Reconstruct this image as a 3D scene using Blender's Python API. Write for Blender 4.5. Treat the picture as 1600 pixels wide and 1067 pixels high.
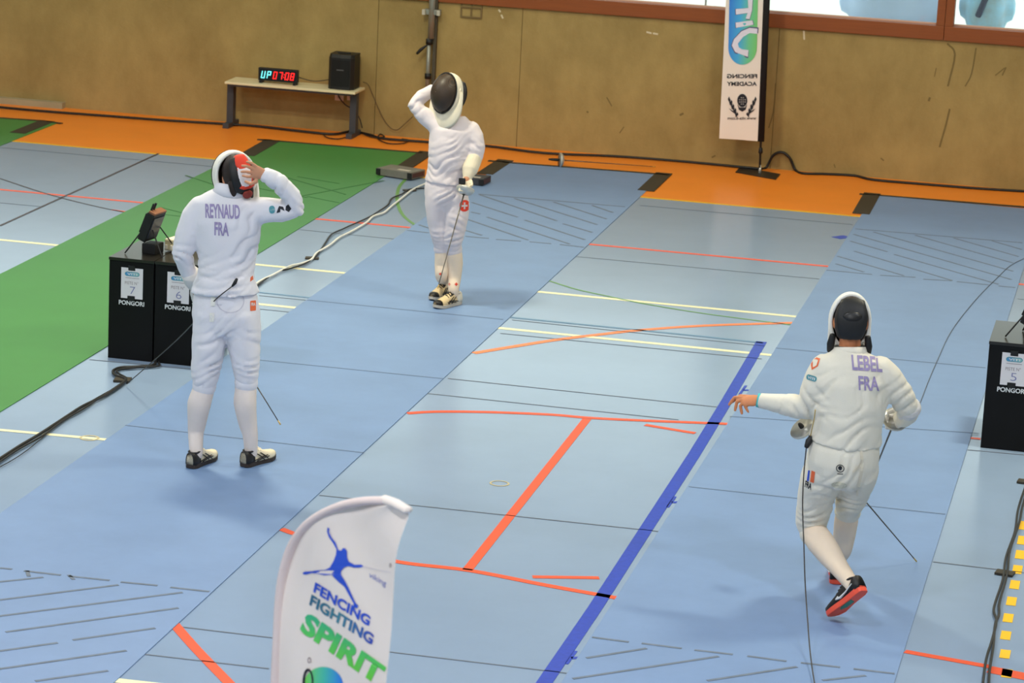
import bpy, bmesh, math, random
from mathutils import Vector, Matrix, noise
from mathutils.bvhtree import BVHTree
random.seed(4)
for _o in list(bpy.data.objects): bpy.data.objects.remove(_o)
SC = bpy.context.scene
COL = SC.collection
V = Vector

# ------------------------------------------------------------------ camera
CAM_H = 4.760112
FPX, PITCH, YAW, ROLL = 4617.3278, 0.2341007, -0.2153214, 0.0493179
_cy, _sy, _cp, _sp, _cr, _sr = math.cos(YAW), math.sin(YAW), math.cos(PITCH), math.sin(PITCH), math.cos(ROLL), math.sin(ROLL)
HR = V((_cy, -_sy, 0)); HF = V((_sy, _cy, 0)); UP = V((0, 0, 1))      # level right / forward
FW = HF*_cp - UP*_sp; _u = HF*_sp + UP*_cp
CR = HR*_cr + _u*_sr; CU = -HR*_sr + _u*_cr
EYE = V((0, 0, CAM_H))
cam = bpy.data.cameras.new('camera'); camo = bpy.data.objects.new('camera', cam); COL.objects.link(camo)
camo.matrix_world = Matrix(((CR.x, CU.x, -FW.x, EYE.x), (CR.y, CU.y, -FW.y, EYE.y), (CR.z, CU.z, -FW.z, EYE.z), (0, 0, 0, 1)))
cam.sensor_width = 36; cam.lens = FPX/1600*36; cam.clip_end = 200; cam.clip_start = 0.5
cam.dof.use_dof = True; cam.dof.focus_distance = 17.0; cam.dof.aperture_fstop = 6.3
SC.camera = camo

# ------------------------------------------------------------------ world, lamps, exposure
SC.view_settings.view_transform = 'Standard'; SC.view_settings.look = 'None'
SC.view_settings.gamma = 1; SC.view_settings.use_curve_mapping = False
SC.view_settings.exposure = 0.0
wd = bpy.data.worlds.new('daylight'); SC.world = wd; wd.use_nodes = True
_bg = wd.node_tree.nodes['Background']; _bg.inputs[0].default_value = (0.87, 0.985, 0.99, 1); _bg.inputs[1].default_value = 2.5

def area(name, loc, size, sizey, power, color, rot=(0, 0, 0)):
    l = bpy.data.lights.new(name, 'AREA'); l.shape = 'RECTANGLE'; l.size = size; l.size_y = sizey
    l.energy = power; l.color = color
    o = bpy.data.objects.new(name, l); COL.objects.link(o); o.location = loc; o.rotation_euler = rot
    return o
LAMP_WARM = (1.0, 0.94, 0.70); LAMP_COOL = (0.93, 0.96, 1.0)
LAMPS = [(-10.5, 23.0, 95, LAMP_WARM), (-5.0, 23.0, 92, LAMP_WARM), (0.5, 23.0, 92, LAMP_WARM),
         (-12.0, 17.5, 200, LAMP_COOL), (-6.6, 18.8, 390, LAMP_WARM), (0.6, 17.6, 300, LAMP_WARM),
         (-10.0, 11.0, 170, LAMP_COOL), (-4.0, 11.0, 150, LAMP_COOL), (1.5, 11.0, 170, LAMP_COOL),
         (-8.0, 4.0, 330, LAMP_COOL), (-1.0, 4.0, 380, LAMP_COOL)]
for _i, (lx, ly, lp, lc) in enumerate(LAMPS):
    area('lamp_light', (lx, ly, 7.0), 1.0, 0.5, lp, lc)
YW = 27.351
_pt = area('daylight_portal', (-5, YW+0.2, 2.25), 26, 1.6, 1, (1, 1, 1), (-math.pi/2, 0, 0)); _pt.data.cycles.is_portal = True

# ------------------------------------------------------------------ geometry helpers
def ray(px, py): return (FW + CR*((px-800)/FPX) - CU*((py-533.5)/FPX))
def G(px, py, z=0.0):
    d = ray(px, py); t = (z-CAM_H)/d.z; return EYE + d*t
def AY(px, py, y):
    d = ray(px, py); return EYE + d*(y/d.y)
def PL(px, py, base, off):
    d = ray(px, py); t = ((base-EYE).dot(HF)+off)/d.dot(HF); return EYE + d*t

def lin(c):
    return tuple(((x/255)/12.92 if x/255 <= 0.04045 else ((x/255+0.055)/1.055)**2.4) for x in c)+(1,)
_M = {}
def mat(name, rgb, rough=0.6, spec=0.4, var=0.0, vscale=6.0, bump=0.0, bscale=60.0, metal=0.0, stretch=None, rgb2=None, sheen=0.0, emit=0.0):
    if name in _M: return _M[name]
    m = bpy.data.materials.new(name); m.use_nodes = True; nt = m.node_tree; b = nt.nodes['Principled BSDF']
    c = lin(rgb); b.inputs['Base Color'].default_value = c
    b.inputs['Roughness'].default_value = rough; b.inputs['Specular IOR Level'].default_value = spec; b.inputs['Metallic'].default_value = metal
    if sheen: b.inputs['Sheen Weight'].default_value = sheen
    if emit: b.inputs['Emission Color'].default_value = c; b.inputs['Emission Strength'].default_value = emit
    tc = nt.nodes.new('ShaderNodeTexCoord'); src = tc.outputs['Object']
    if stretch:
        mp = nt.nodes.new('ShaderNodeMapping'); mp.inputs['Scale'].default_value = stretch; nt.links.new(src, mp.inputs[0]); src = mp.outputs[0]
    if var or rgb2:
        n = nt.nodes.new('ShaderNodeTexNoise'); n.inputs['Scale'].default_value = vscale; n.inputs['Detail'].default_value = 6; n.inputs['Roughness'].default_value = 0.65
        nt.links.new(src, n.inputs['Vector'])
        r = nt.nodes.new('ShaderNodeValToRGB'); nt.links.new(n.outputs[0], r.inputs[0])
        r.color_ramp.elements[0].position = 0.3; r.color_ramp.elements[1].position = 0.7
        c2 = lin(rgb2) if rgb2 else c
        r.color_ramp.elements[0].color = tuple(x*(1-var) for x in c2[:3])+(1,); r.color_ramp.elements[1].color = tuple(min(1, x*(1+var*0.6)) for x in c[:3])+(1,)
        nt.links.new(r.outputs[0], b.inputs['Base Color'])
    if bump:
        n2 = nt.nodes.new('ShaderNodeTexNoise'); n2.inputs['Scale'].default_value = bscale; n2.inputs['Detail'].default_value = 4
        nt.links.new(tc.outputs['Object'], n2.inputs['Vector'])
        bp = nt.nodes.new('ShaderNodeBump'); bp.inputs['Strength'].default_value = bump; bp.inputs['Distance'].default_value = 0.01
        nt.links.new(n2.outputs[0], bp.inputs['Height']); nt.links.new(bp.outputs[0], b.inputs['Normal'])
    _M[name] = m; return m
def gradmat(name, stops, axis=0, rough=0.6):
    if name in _M: return _M[name]
    m = bpy.data.materials.new(name); m.use_nodes = True; nt = m.node_tree; b = nt.nodes['Principled BSDF']; b.inputs['Roughness'].default_value = rough
    tc = nt.nodes.new('ShaderNodeTexCoord'); sx = nt.nodes.new('ShaderNodeSeparateXYZ'); nt.links.new(tc.outputs['Generated'], sx.inputs[0])
    r = nt.nodes.new('ShaderNodeValToRGB'); nt.links.new(sx.outputs[axis], r.inputs[0])
    els = r.color_ramp.elements
    els[0].position, els[0].color = stops[0][0], lin(stops[0][1]); els[1].position, els[1].color = stops[-1][0], lin(stops[-1][1])
    for p, c in stops[1:-1]: e = els.new(p); e.color = lin(c)
    nt.links.new(r.outputs[0], b.inputs['Base Color']); _M[name] = m; return m

def newobj(name, me, m, parent=None, smooth=True):
    o = bpy.data.objects.new(name, me); COL.objects.link(o)
    if m is not None: me.materials.append(m)
    if smooth: me.polygons.foreach_set('use_smooth', [True]*len(me.polygons))
    if parent is not None:
        o.parent = parent; o.matrix_parent_inverse = WM(parent).inverted()
    return o
def WM(o):
    m = o.matrix_basis.copy()
    return WM(o.parent) @ o.matrix_parent_inverse @ m if o.parent else m
def obj(name, bm, m, parent=None, smooth=False):
    bmesh.ops.recalc_face_normals(bm, faces=bm.faces)
    me = bpy.data.meshes.new(name); bm.to_mesh(me); bm.free()
    return newobj(name, me, m, parent, smooth)
def tag(o, label=None, cat=None, group=None, kind=None):
    if label: o['label'] = label
    if cat: o['category'] = cat
    if group: o['group'] = group
    if kind: o['kind'] = kind
    return o
def thing(name, loc, label, cat, group=None):
    o = bpy.data.objects.new(name, None); COL.objects.link(o); o.location = loc; o.empty_display_size = 0.1
    return tag(o, label, cat, group)

def box(bm, c, s, ax=None, bevel=0.0):
    X, Y, Z = ax if ax else (V((1, 0, 0)), V((0, 1, 0)), V((0, 0, 1)))
    c = V(c); vs = []
    for k in (-1, 1):
        for j in (-1, 1):
            for i in (-1, 1):
                vs.append(bm.verts.new(c + X*(i*s[0]/2) + Y*(j*s[1]/2) + Z*(k*s[2]/2)))
    fs = [bm.faces.new([vs[q] for q in f]) for f in ((0, 2, 3, 1), (4, 5, 7, 6), (0, 1, 5, 4), (2, 6, 7, 3), (0, 4, 6, 2), (1, 3, 7, 5))]
    if bevel:
        es = list({e for f in fs for e in f.edges})
        bmesh.ops.bevel(bm, geom=es, offset=bevel, segments=2, affect='EDGES', profile=0.7)
def boxo(name, c, s, m, parent=None, ax=None, bevel=0.0):
    bm = bmesh.new(); box(bm, c, s, ax, bevel); return obj(name, bm, m, parent)
def prism(bm, pts, ext):
    a = [bm.verts.new(V(p)) for p in pts]; b = [bm.verts.new(V(p)+V(ext)) for p in pts]; n = len(a)
    bm.faces.new(a); bm.faces.new(list(reversed(b)))
    for i in range(n): bm.faces.new([a[i], b[i], b[(i+1) % n], a[(i+1) % n]])
def crom(pts, n=6):
    pts = [V(p) for p in pts]
    if len(pts) < 3: return pts
    P = [pts[0]*2-pts[1]]+pts+[pts[-1]*2-pts[-2]]; out = []
    for i in range(1, len(P)-2):
        a, b, c, d = P[i-1], P[i], P[i+1], P[i+2]
        for k in range(n):
            t = k/n; out.append(0.5*((2*b)+(c-a)*t+(2*a-5*b+4*c-d)*t*t+(3*b-a-3*c+d)*t**3))
    out.append(pts[-1]); return out
def loft(bm, pts, radii, side=None, seg=20, dome=True):
    """closed generalised cylinder; radii = r or (half width along side, half depth)"""
    pts = [V(p) for p in pts]; R = [(r, r) if isinstance(r, (int, float)) else r for r in radii]
    n = len(pts)
    T = []
    for i in range(n):
        t = pts[min(i+1, n-1)]-pts[max(i-1, 0)]
        T.append(t.normalized() if t.length > 1e-9 else V((0, 0, 1)))
    if dome:
        k0 = min(R[0])*0.6; k1 = min(R[-1])*0.6
        pts = [pts[0]-T[0]*k0, pts[0]-T[0]*k0*0.7]+pts+[pts[-1]+T[-1]*k1*0.7, pts[-1]+T[-1]*k1]
        R = [(R[0][0]*0.35, R[0][1]*0.35), (R[0][0]*0.8, R[0][1]*0.8)]+R+[(R[-1][0]*0.8, R[-1][1]*0.8), (R[-1][0]*0.35, R[-1][1]*0.35)]
        T = [T[0]]*2+T+[T[-1]]*2
    s = V(side) if side is not None else None
    if s is None:
        s = V((0, 0, 1)) if abs(T[0].z) < 0.8 else V((1, 0, 0))
    rings = []
    for p, r, t in zip(pts, R, T):
        y = t.cross(s)
        if y.length < 1e-4: y = t.orthogonal()
        y.normalize(); x = y.cross(t).normalized()
        if side is None: s = x
        rings.append([bm.verts.new(p + x*(math.cos(a)*r[0]) + y*(math.sin(a)*r[1])) for a in (2*math.pi*k/seg for k in range(seg))])
    for a, b in zip(rings, rings[1:]):
        for k in range(seg): bm.faces.new([a[k], a[(k+1) % seg], b[(k+1) % seg], b[k]])
    bm.faces.new(list(reversed(rings[0]))); bm.faces.new(rings[-1])
def tube(name, pts, r, m, parent=None, seg=6, sm=True, n=5):
    bm = bmesh.new(); q = crom(pts, n) if sm else [V(p) for p in pts]
    loft(bm, q, [r]*len(q), seg=seg, dome=False); return obj(name, bm, m, parent, True)
def lathe(bm, origin, axis, prof, seg=24, side=None):
    """prof = [(distance along axis, radius)]"""
    axis = V(axis).normalized(); x = (V(side) if side is not None else axis.orthogonal()); x = (x-axis*x.dot(axis)).normalized(); y = axis.cross(x)
    rings = []
    for h, r in prof:
        c = V(origin)+axis*h
        rings.append([bm.verts.new(c+(x*math.cos(2*math.pi*k/seg)+y*math.sin(2*math.pi*k/seg))*max(r, 1e-4)) for k in range(seg)])
    for a, b in zip(rings, rings[1:]):
        for k in range(seg): bm.faces.new([a[k], a[(k+1) % seg], b[(k+1) % seg], b[k]])
    bm.faces.new(list(reversed(rings[0]))); bm.faces.new(rings[-1])
def ellipsoid(bm, c, ax, r, nu=20, nv=12):
    X, Y, Z = ax; c = V(c); rings = []
    top = bm.verts.new(c+Z*r[2]); bot = bm.verts.new(c-Z*r[2])
    for i in range(1, nv):
        a = math.pi*i/nv
        rings.append([bm.verts.new(c+X*(r[0]*math.sin(a)*math.cos(2*math.pi*k/nu))+Y*(r[1]*math.sin(a)*math.sin(2*math.pi*k/nu))+Z*(r[2]*math.cos(a))) for k in range(nu)])
    for k in range(nu):
        bm.faces.new([top, rings[0][k], rings[0][(k+1) % nu]]); bm.faces.new([bot, rings[-1][(k+1) % nu], rings[-1][k]])
    for a, b in zip(rings, rings[1:]):
        for k in range(nu): bm.faces.new([a[k], b[k], b[(k+1) % nu], a[(k+1) % nu]])

def remesh(bm, vox, smooth=4, folds=(), amp=0.0, nscale=9.0, keep=None):
    bmesh.ops.recalc_face_normals(bm, faces=bm.faces)
    me = bpy.data.meshes.new('tmp'); bm.to_mesh(me); bm.free()
    o = bpy.data.objects.new('tmp', me); COL.objects.link(o)
    r = o.modifiers.new('r', 'REMESH'); r.mode = 'VOXEL'; r.voxel_size = vox; r.adaptivity = 0
    s = o.modifiers.new('s', 'SMOOTH'); s.factor = 0.5; s.iterations = smooth
    dg = bpy.context.evaluated_depsgraph_get(); dg.update()
    out = bpy.data.meshes.new_from_object(o.evaluated_get(dg)); bpy.data.objects.remove(o); bpy.data.meshes.remove(me)
    if folds or amp:
        nr = [v.normal.copy() for v in out.vertices]
        for v, n in zip(out.vertices, nr):
            p = v.co; d = 0.0
            for c, rad, a, lam, am in folds:
                q = p-c; k = q.length_squared/(rad*rad)
                if k > 4: continue
                ph = 2.2*noise.noise(p*7)
                s_ = abs(math.sin(q.dot(a)*3.1416/lam+1.6*ph+1.5*noise.noise(p*3.1+V((7, 1, 3)))))
                g_ = min(1, max(0, 0.5+1.6*noise.noise(p*6.5+V((3, 9, 5)))))
                d += am*math.exp(-k)*(0.5-1.6*(1-s_)**2.2)*(0.25+g_)
            if amp: d += amp*noise.noise(p*nscale)
            v.co = p+n*d
        out.update()
    return out
def bvh(o):
    me = o.data; return BVHTree.FromPolygons([v.co.copy() for v in me.vertices], [tuple(p.vertices) for p in me.polygons])

# ---- flat print laid on surfaces
def flat_mesh(kind, data, weight=0.0, maxlen=None):
    cu = bpy.data.curves.new('c', 'FONT' if kind == 'text' else 'CURVE')
    if kind == 'text':
        cu.body = data; cu.offset = weight; cu.resolution_u = 3
    else:
        cu.dimensions = '2D'; cu.fill_mode = 'BOTH'
        for loop in data:
            sp = cu.splines.new('POLY'); sp.points.add(len(loop)-1); sp.use_cyclic_u = True
            for q, (x, y) in zip(sp.points, loop): q.co = (x, y, 0, 1)
    o = bpy.data.objects.new('c', cu); COL.objects.link(o)
    dg = bpy.context.evaluated_depsgraph_get(); dg.update()
    me = bpy.data.meshes.new_from_object(o.evaluated_get(dg)); bpy.data.objects.remove(o)
    bm = bmesh.new(); bm.from_mesh(me); bpy.data.meshes.remove(me)
    if kind == 'text':
        xs = [v.co.x for v in bm.verts]; ys = [v.co.y for v in bm.verts]; x0, x1, y0, y1 = min(xs), max(xs), min(ys), max(ys)
        for v in bm.verts: v.co.x = (v.co.x-x0)/(x1-x0); v.co.y = (v.co.y-y0)/max(1e-6, y1-y0)
    bmesh.ops.triangulate(bm, faces=bm.faces)
    if maxlen:
        for _ in range(3):
            es = [e for e in bm.edges if e.calc_length() > maxlen]
            if not es: break
            bmesh.ops.subdivide_edges(bm, edges=es, cuts=1); bmesh.ops.triangulate(bm, faces=bm.faces)
    bmesh.ops.remove_doubles(bm, verts=bm.verts, dist=1e-5)
    return bm
def pxmap(o, ex, ey, tree, eps=0.003):
    o, ex, ey = V(o), V(ex), V(ey)
    def f(u, v):
        q = o+(ex-o)*u+(ey-o)*v; d = ray(q.x, q.y).normalized()
        h = tree.ray_cast(EYE, d)
        return None if h[0] is None else h[0]-d*eps
    return f
def planemap(o, ex, ey):
    o, ex, ey = V(o), V(ex), V(ey); return lambda u, v: o+(ex-o)*u+(ey-o)*v
def decal(name, bm, fmap, m, parent):
    bad = []
    for v in bm.verts:
        p = fmap(v.co.x, v.co.y)
        if p is None: bad.append(v)
        else: v.co = p
    if bad: bmesh.ops.delete(bm, geom=bad, context='VERTS')
    me = bpy.data.meshes.new(name); bm.to_mesh(me); bm.free()
    return newobj(name, me, m, parent, False)
def text(name, s, fmap, m, parent, weight=0.03, maxlen=None):
    return decal(name, flat_mesh('text', s, weight, maxlen), fmap, m, parent)
def shape(name, loops, fmap, m, parent, maxlen=None):
    return decal(name, flat_mesh('curve', loops, 0, maxlen), fmap, m, parent)
def pill(x0, y0, x1, y1, r, n=8):
    out = []
    for cx, cy, a0 in ((x1-r[0], y1-r[1], 0), (x0+r[0], y1-r[1], 90), (x0+r[0], y0+r[1], 180), (x1-r[0], y0+r[1], 270)):
        for k in range(n+1):
            a = math.radians(a0+90*k/n); out.append((cx+r[0]*math.cos(a), cy+r[1]*math.sin(a)))
    return out
def circ(cx, cy, rx, ry, n=24): return [(cx+rx*math.cos(6.2832*k/n), cy+ry*math.sin(6.2832*k/n)) for k in range(n)]
RECT = [[(0, 0), (1, 0), (1, 1), (0, 1)]]

# ------------------------------------------------------------------ materials
M_FLOOR = mat('court_vinyl', (138, 158, 184), 0.24, 0.16, 0.05, 1.2)
M_ORANGE = mat('orange_vinyl', (250, 142, 44), 0.34, 0.3, 0.05, 2)
M_BLUEMAT = mat('blue_piste_rubber', (118, 145, 186), 0.48, 0.42, 0.07, 2.2, 0.05, 300)
M_GREENMAT = mat('green_piste_rubber', (68, 132, 64), 0.5, 0.35, 0.05, 2.0, 0.05, 300)
M_TAPE = mat('black_tape', (62, 56, 46), 0.6, 0.3, 0.1, 20)
M_RED = mat('red_line_paint', (236, 84, 42), 0.4, 0.3)
M_WHITE_L = mat('cream_line_paint', (240, 232, 190), 0.4, 0.3)
M_BLUE_L = mat('blue_line_paint', (30, 64, 178), 0.4, 0.3, 0.15, 30)
M_THIN_BLUE = mat('thin_blue_paint', (96, 132, 164), 0.4, 0.3)
M_GREEN_L = mat('green_line_paint', (98, 146, 74), 0.4, 0.3)
M_YEL = mat('yellow_line_paint', (246, 190, 30), 0.4, 0.3)
M_SEAM = mat('dark_seam', (104, 112, 124), 0.6, 0.2)
M_DARKLINE = mat('black_line_paint', (66, 58, 62), 0.5, 0.3)
M_HATCH = mat('grey_hatch_print', (112, 122, 136), 0.6, 0.2, 0.2, 12)
M_GHATCH = mat('dark_green_print', (54, 110, 56), 0.6, 0.2)
M_CONC = mat('board_marked_concrete', (168, 144, 92), 0.85, 0.2, 0.10, 1.7, 0.25, 40, stretch=(1.4, 1, 0.9), rgb2=(152, 129, 80))
M_SEAMW = mat('concrete_joint', (120, 102, 66), 0.9, 0.1)
M_SCUFF = mat('dark_scuff', (124, 106, 68), 0.9, 0.1); M_SCUFFW = mat('pale_scuff', (214, 200, 170), 0.9, 0.1)
M_WOOD = mat('red_brown_wood', (142, 76, 34), 0.5, 0.35, 0.12, 8, stretch=(0.4, 4, 8))
M_BLACK = mat('black_plastic', (26, 25, 25), 0.5, 0.4, 0.1, 12)
M_BLACKBOX = mat('black_board', (14, 13, 13), 0.55, 0.2, 0.12, 3)
M_BLACKTOP = mat('black_laminate', (34, 31, 26), 0.28, 0.5, 0.1, 3)
M_CABLE = mat('black_cable', (30, 29, 28), 0.5, 0.4); M_CABLEW = mat('white_cable', (232, 230, 222), 0.5, 0.4)
M_CLOTH = mat('white_fencing_cloth', (232, 228, 232), 0.85, 0.2, 0.03, 5, 0.12, 240, sheen=0.1)
M_CLOTHW = mat('warm_lit_fencing_cloth', (234, 226, 208), 0.85, 0.2, 0.04, 5, 0.12, 240, sheen=0.1)  # same white cloth, warmer light on the right fencer put into the colour
M_CLOTHP = mat('pink_lit_fencing_cloth', (226, 214, 216), 0.85, 0.2, 0.03, 5, 0.12, 240, sheen=0.1)  # same white cloth, pinkish light near the wall tinted into it
M_SOCK = mat('white_sock_knit', (234, 220, 212), 0.9, 0.15, 0.03, 10, 0.2, 300)
M_SOCKC = mat('cream_sock_knit', (240, 218, 194), 0.9, 0.15, 0.03, 10, 0.2, 300)
M_CREAM = mat('cream_padding', (230, 219, 196), 0.8, 0.2, 0.04, 8)
M_BIB = mat('white_padding', (236, 232, 222), 0.8, 0.2, 0.03, 8)
M_SKIN = mat('skin', (206, 146, 112), 0.55, 0.35, 0.06, 14)
M_SKINO = mat('tanned_skin', (214, 136, 90), 0.55, 0.35, 0.06, 14)
M_HAIR = mat('dark_hair', (40, 27, 22), 0.6, 0.4, 0.3, 40)
M_STEEL = mat('aluminium', (206, 202, 192), 0.32, 0.5, 0.05, 20, metal=0.45)
M_BLADE = mat('steel_blade', (104, 98, 90), 0.35, 0.5, metal=0.7)
M_BRASS = mat('brass', (206, 172, 96), 0.35, 0.5, metal=0.6)
M_LILAC = mat('lilac_print', (158, 144, 182), 0.7, 0.2)
M_PAPER = mat('white_paper', (232, 226, 226), 0.7, 0.2)
M_WHITEP = mat('white_print', (226, 226, 224), 0.6, 0.3)
M_REDP = mat('red_print', (226, 66, 44), 0.6, 0.3); M_ORP = mat('orange_print', (232, 110, 66), 0.6, 0.3)
M_BLUEP = mat('blue_print', (48, 84, 200), 0.6, 0.3); M_BLKP = mat('black_print', (40, 40, 48), 0.6, 0.3)
M_TEALP = mat('teal_print', (84, 150, 160), 0.6, 0.3); M_GREYP = mat('grey_print', (150, 132, 132), 0.6, 0.3)
M_GREYINK = mat('blue_ink', (128, 130, 172), 0.6, 0.3)
def mesh_mat():
    m = mat('black_wire_mesh', (30, 26, 22), 0.45, 0.4); nt = m.node_tree; b = nt.nodes['Principled BSDF']
    tc = nt.nodes.new('ShaderNodeTexCoord'); ck = nt.nodes.new('ShaderNodeTexChecker'); ck.inputs['Scale'].default_value = 260
    ck.inputs[1].default_value = lin((20, 17, 14)); ck.inputs[2].default_value = lin((82, 62, 44))
    nt.links.new(tc.outputs['Object'], ck.inputs[0]); nt.links.new(ck.outputs[0], b.inputs['Base Color']); return m
M_MESH = mesh_mat()

# ------------------------------------------------------------------ the hall
floor = boxo('floor', (-4.5, 13.4, -0.1), (26, 28.2, 0.2), M_FLOOR); tag(floor, kind='structure', label='grey blue vinyl sports floor with court lines')
def strip(name, pts, w, z, m, parent, smooth=False, h=0.0012, px=True):
    P = [G(*p) if px else V((p[0], p[1], 0)) for p in pts]
    if smooth: P = crom(P, 6)
    bm = bmesh.new(); prev = None
    for i, p in enumerate(P):
        t = P[min(i+1, len(P)-1)]-P[max(i-1, 0)]; t.z = 0; t.normalize(); n = V((-t.y, t.x, 0))*w/2
        cur = [bm.verts.new(V((q.x, q.y, zz))) for q, zz in ((p+n, z), (p-n, z), (p-n, z-h), (p+n, z-h))]
        if prev:
            for k in range(4): bm.faces.new([prev[k], prev[(k+1) % 4], cur[(k+1) % 4], cur[k]])
        else: bm.faces.new(cur)
        prev = cur
    bm.faces.new(list(reversed(prev)))
    return obj(name, bm, m, parent)
def xline(y, w, z, m, name, x0=-13, x1=4): return strip(name, [(x0, y), (x1, y)], w, z, m, floor, px=False)
YY = 25.346
bo = boxo('border_strip', (-4.5, (YW+YY)/2, 0.0004), (26, YW-YY, 0.0016), M_ORANGE, floor)
xline(YY-0.02, 0.045, 0.0018, M_YEL, 'court_line')
xline(23.0685, 0.05, 0.0018, M_RED, 'court_line'); xline(21.1417, 0.055, 0.0018, M_WHITE_L, 'court_line'); xline(19.8585, 0.055, 0.0018, M_WHITE_L, 'court_line')
L = lambda pts, w, m, smooth=False, name='court_line': strip(name, pts, w, 0.0022, m, floor, smooth)
SEAMS = [[(0, 230.5), (335, 260.5)], [(1000, 321), (1332, 351)], [(900, 401), (1280, 436)], [(800, 500), (1195, 541)], [(405, 462), (486, 470)],
         [(782, 521), (1190, 561)], [(395, 482), (455, 488)], [(499, 774), (1029, 830.5)], [(286, 980), (885, 1052)], [(221, 1022), (420, 1045)], [(700, 591.5), (1120, 636)],
         [(668, 615), (1060, 656)], [(1458, 878), (1600, 895)], [(1512, 703), (1600, 711)], [(0, 317), (65, 323)], [(398, 352), (640, 376)], [(1590, 467), (1600, 468)], [(140, 562), (300, 577)]]
for s in SEAMS: L(s, 0.012, M_SEAM, name='floor_seam')
L([(798, 496), (1100, 526), (1192, 536)], 0.035, M_THIN_BLUE); L([(405, 457), (486, 465.5)], 0.03, M_THIN_BLUE)
L([(0, 353), (248, 240)], 0.025, M_DARKLINE); L([(0, 279), (60, 299), (110, 313), (175, 328), (230, 337), (300, 342)], 0.02, M_DARKLINE, True)
L([(175, 328), (203, 332)], 0.03, M_RED)
L([(855, 438), (900, 452), (950, 463), (1000, 473.5), (1100, 490), (1245, 509)], 0.022, M_GREEN_L, True)
L([(634, 280), (624, 292), (620.5, 307), (623, 324), (632, 339), (648, 351.5)], 0.03, M_GREEN_L, True)
L([(740, 552), (800, 542), (870, 531), (935, 523), (1000, 516), (1100, 509), (1240, 504.5)], 0.055, mat('orange_line_paint', (238, 128, 66), 0.4), True)
L([(636, 646), (680, 643.5), (760, 644), (860, 648), (920, 653), (1000, 657), (1100, 661), (1137, 662.5)], 0.05, M_RED, True)
L([(917, 655), (730, 891)], 0.055, M_RED); L([(1008, 664), (1086, 677)], 0.045, M_RED); L([(832, 901.5), (936, 903)], 0.045, M_RED)
L([(439, 826.5), (466, 836), (540, 856), (622, 878), (733, 891.5), (850, 914), (964, 934.5)], 0.05, M_RED, True)
L([(271, 974), (308, 1016), (370, 1080)], 0.055, M_RED, True)
L([(1190, 534), (1135, 628), (1085, 710), (1012, 823), (930, 950), (845, 1075)], 0.075, M_BLUE_L)
for tx, ty, k in ((1163, 609, 0.8), (1052, 784, 1), (896, 1027, 1.2)):
    L([(tx-9*k, ty+9*k), (tx+3*k, ty-8*k)], 0.018, M_BLUE_L, name='tick_mark'); L([(tx-3*k, ty+1*k), (tx+9*k, ty+1*k)], 0.03, M_BLUE_L, name='tick_mark')
L([(1306, 372), (1324, 369.5)], 0.1, M_BLUE_L, name='tick_mark')
L([(170, 1062), (260, 1072)], 0.055, M_WHITE_L); L([(-10, 671), (165, 687)], 0.045, M_WHITE_L)
L([(1414, 1018), (1547, 1042)], 0.05, M_RED); L([(1546, 1046), (1610, 1059)], 0.10, M_RED); L([(1513, 684), (1532, 686)], 0.04, M_RED)
for qx, qy in ((698, 353), (690, 420), (680, 485), (668, 553), (656, 622), (641, 697), (626, 773), (615, 852), (612, 937), (620, 1025)):
    cx, cyy = 1360+qx*0.3438, 700+qy*0.3438
    L([(cx-1.3, cyy+6.5), (cx+1.3, cyy-6.5)], 0.05, M_YEL, name='yellow_square')
def ring(px, py, r0, r1, m):
    c = G(px, py); bm = bmesh.new(); n = 28
    a = [[bm.verts.new(V((c.x+r*math.cos(6.2832*k/n), c.y+r*math.sin(6.2832*k/n), z))) for k in range(n)] for r, z in ((r0, 0.0024), (r1, 0.0024), (r1, 0.001), (r0, 0.001))]
    for j in range(4):
        for k in range(n): bm.faces.new([a[j][k], a[j][(k+1) % n], a[(j+1) % 4][(k+1) % n], a[(j+1) % 4][k]])
    return obj('socket_ring', bm, m, floor)
M_RINGM = mat('worn_brass_ring', (190, 176, 138), 0.5, 0.3)
ring(780.5, 755.5, 0.047, 0.058, M_RINGM); ring(140, 684.5, 0.045, 0.06, M_RINGM)

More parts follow.
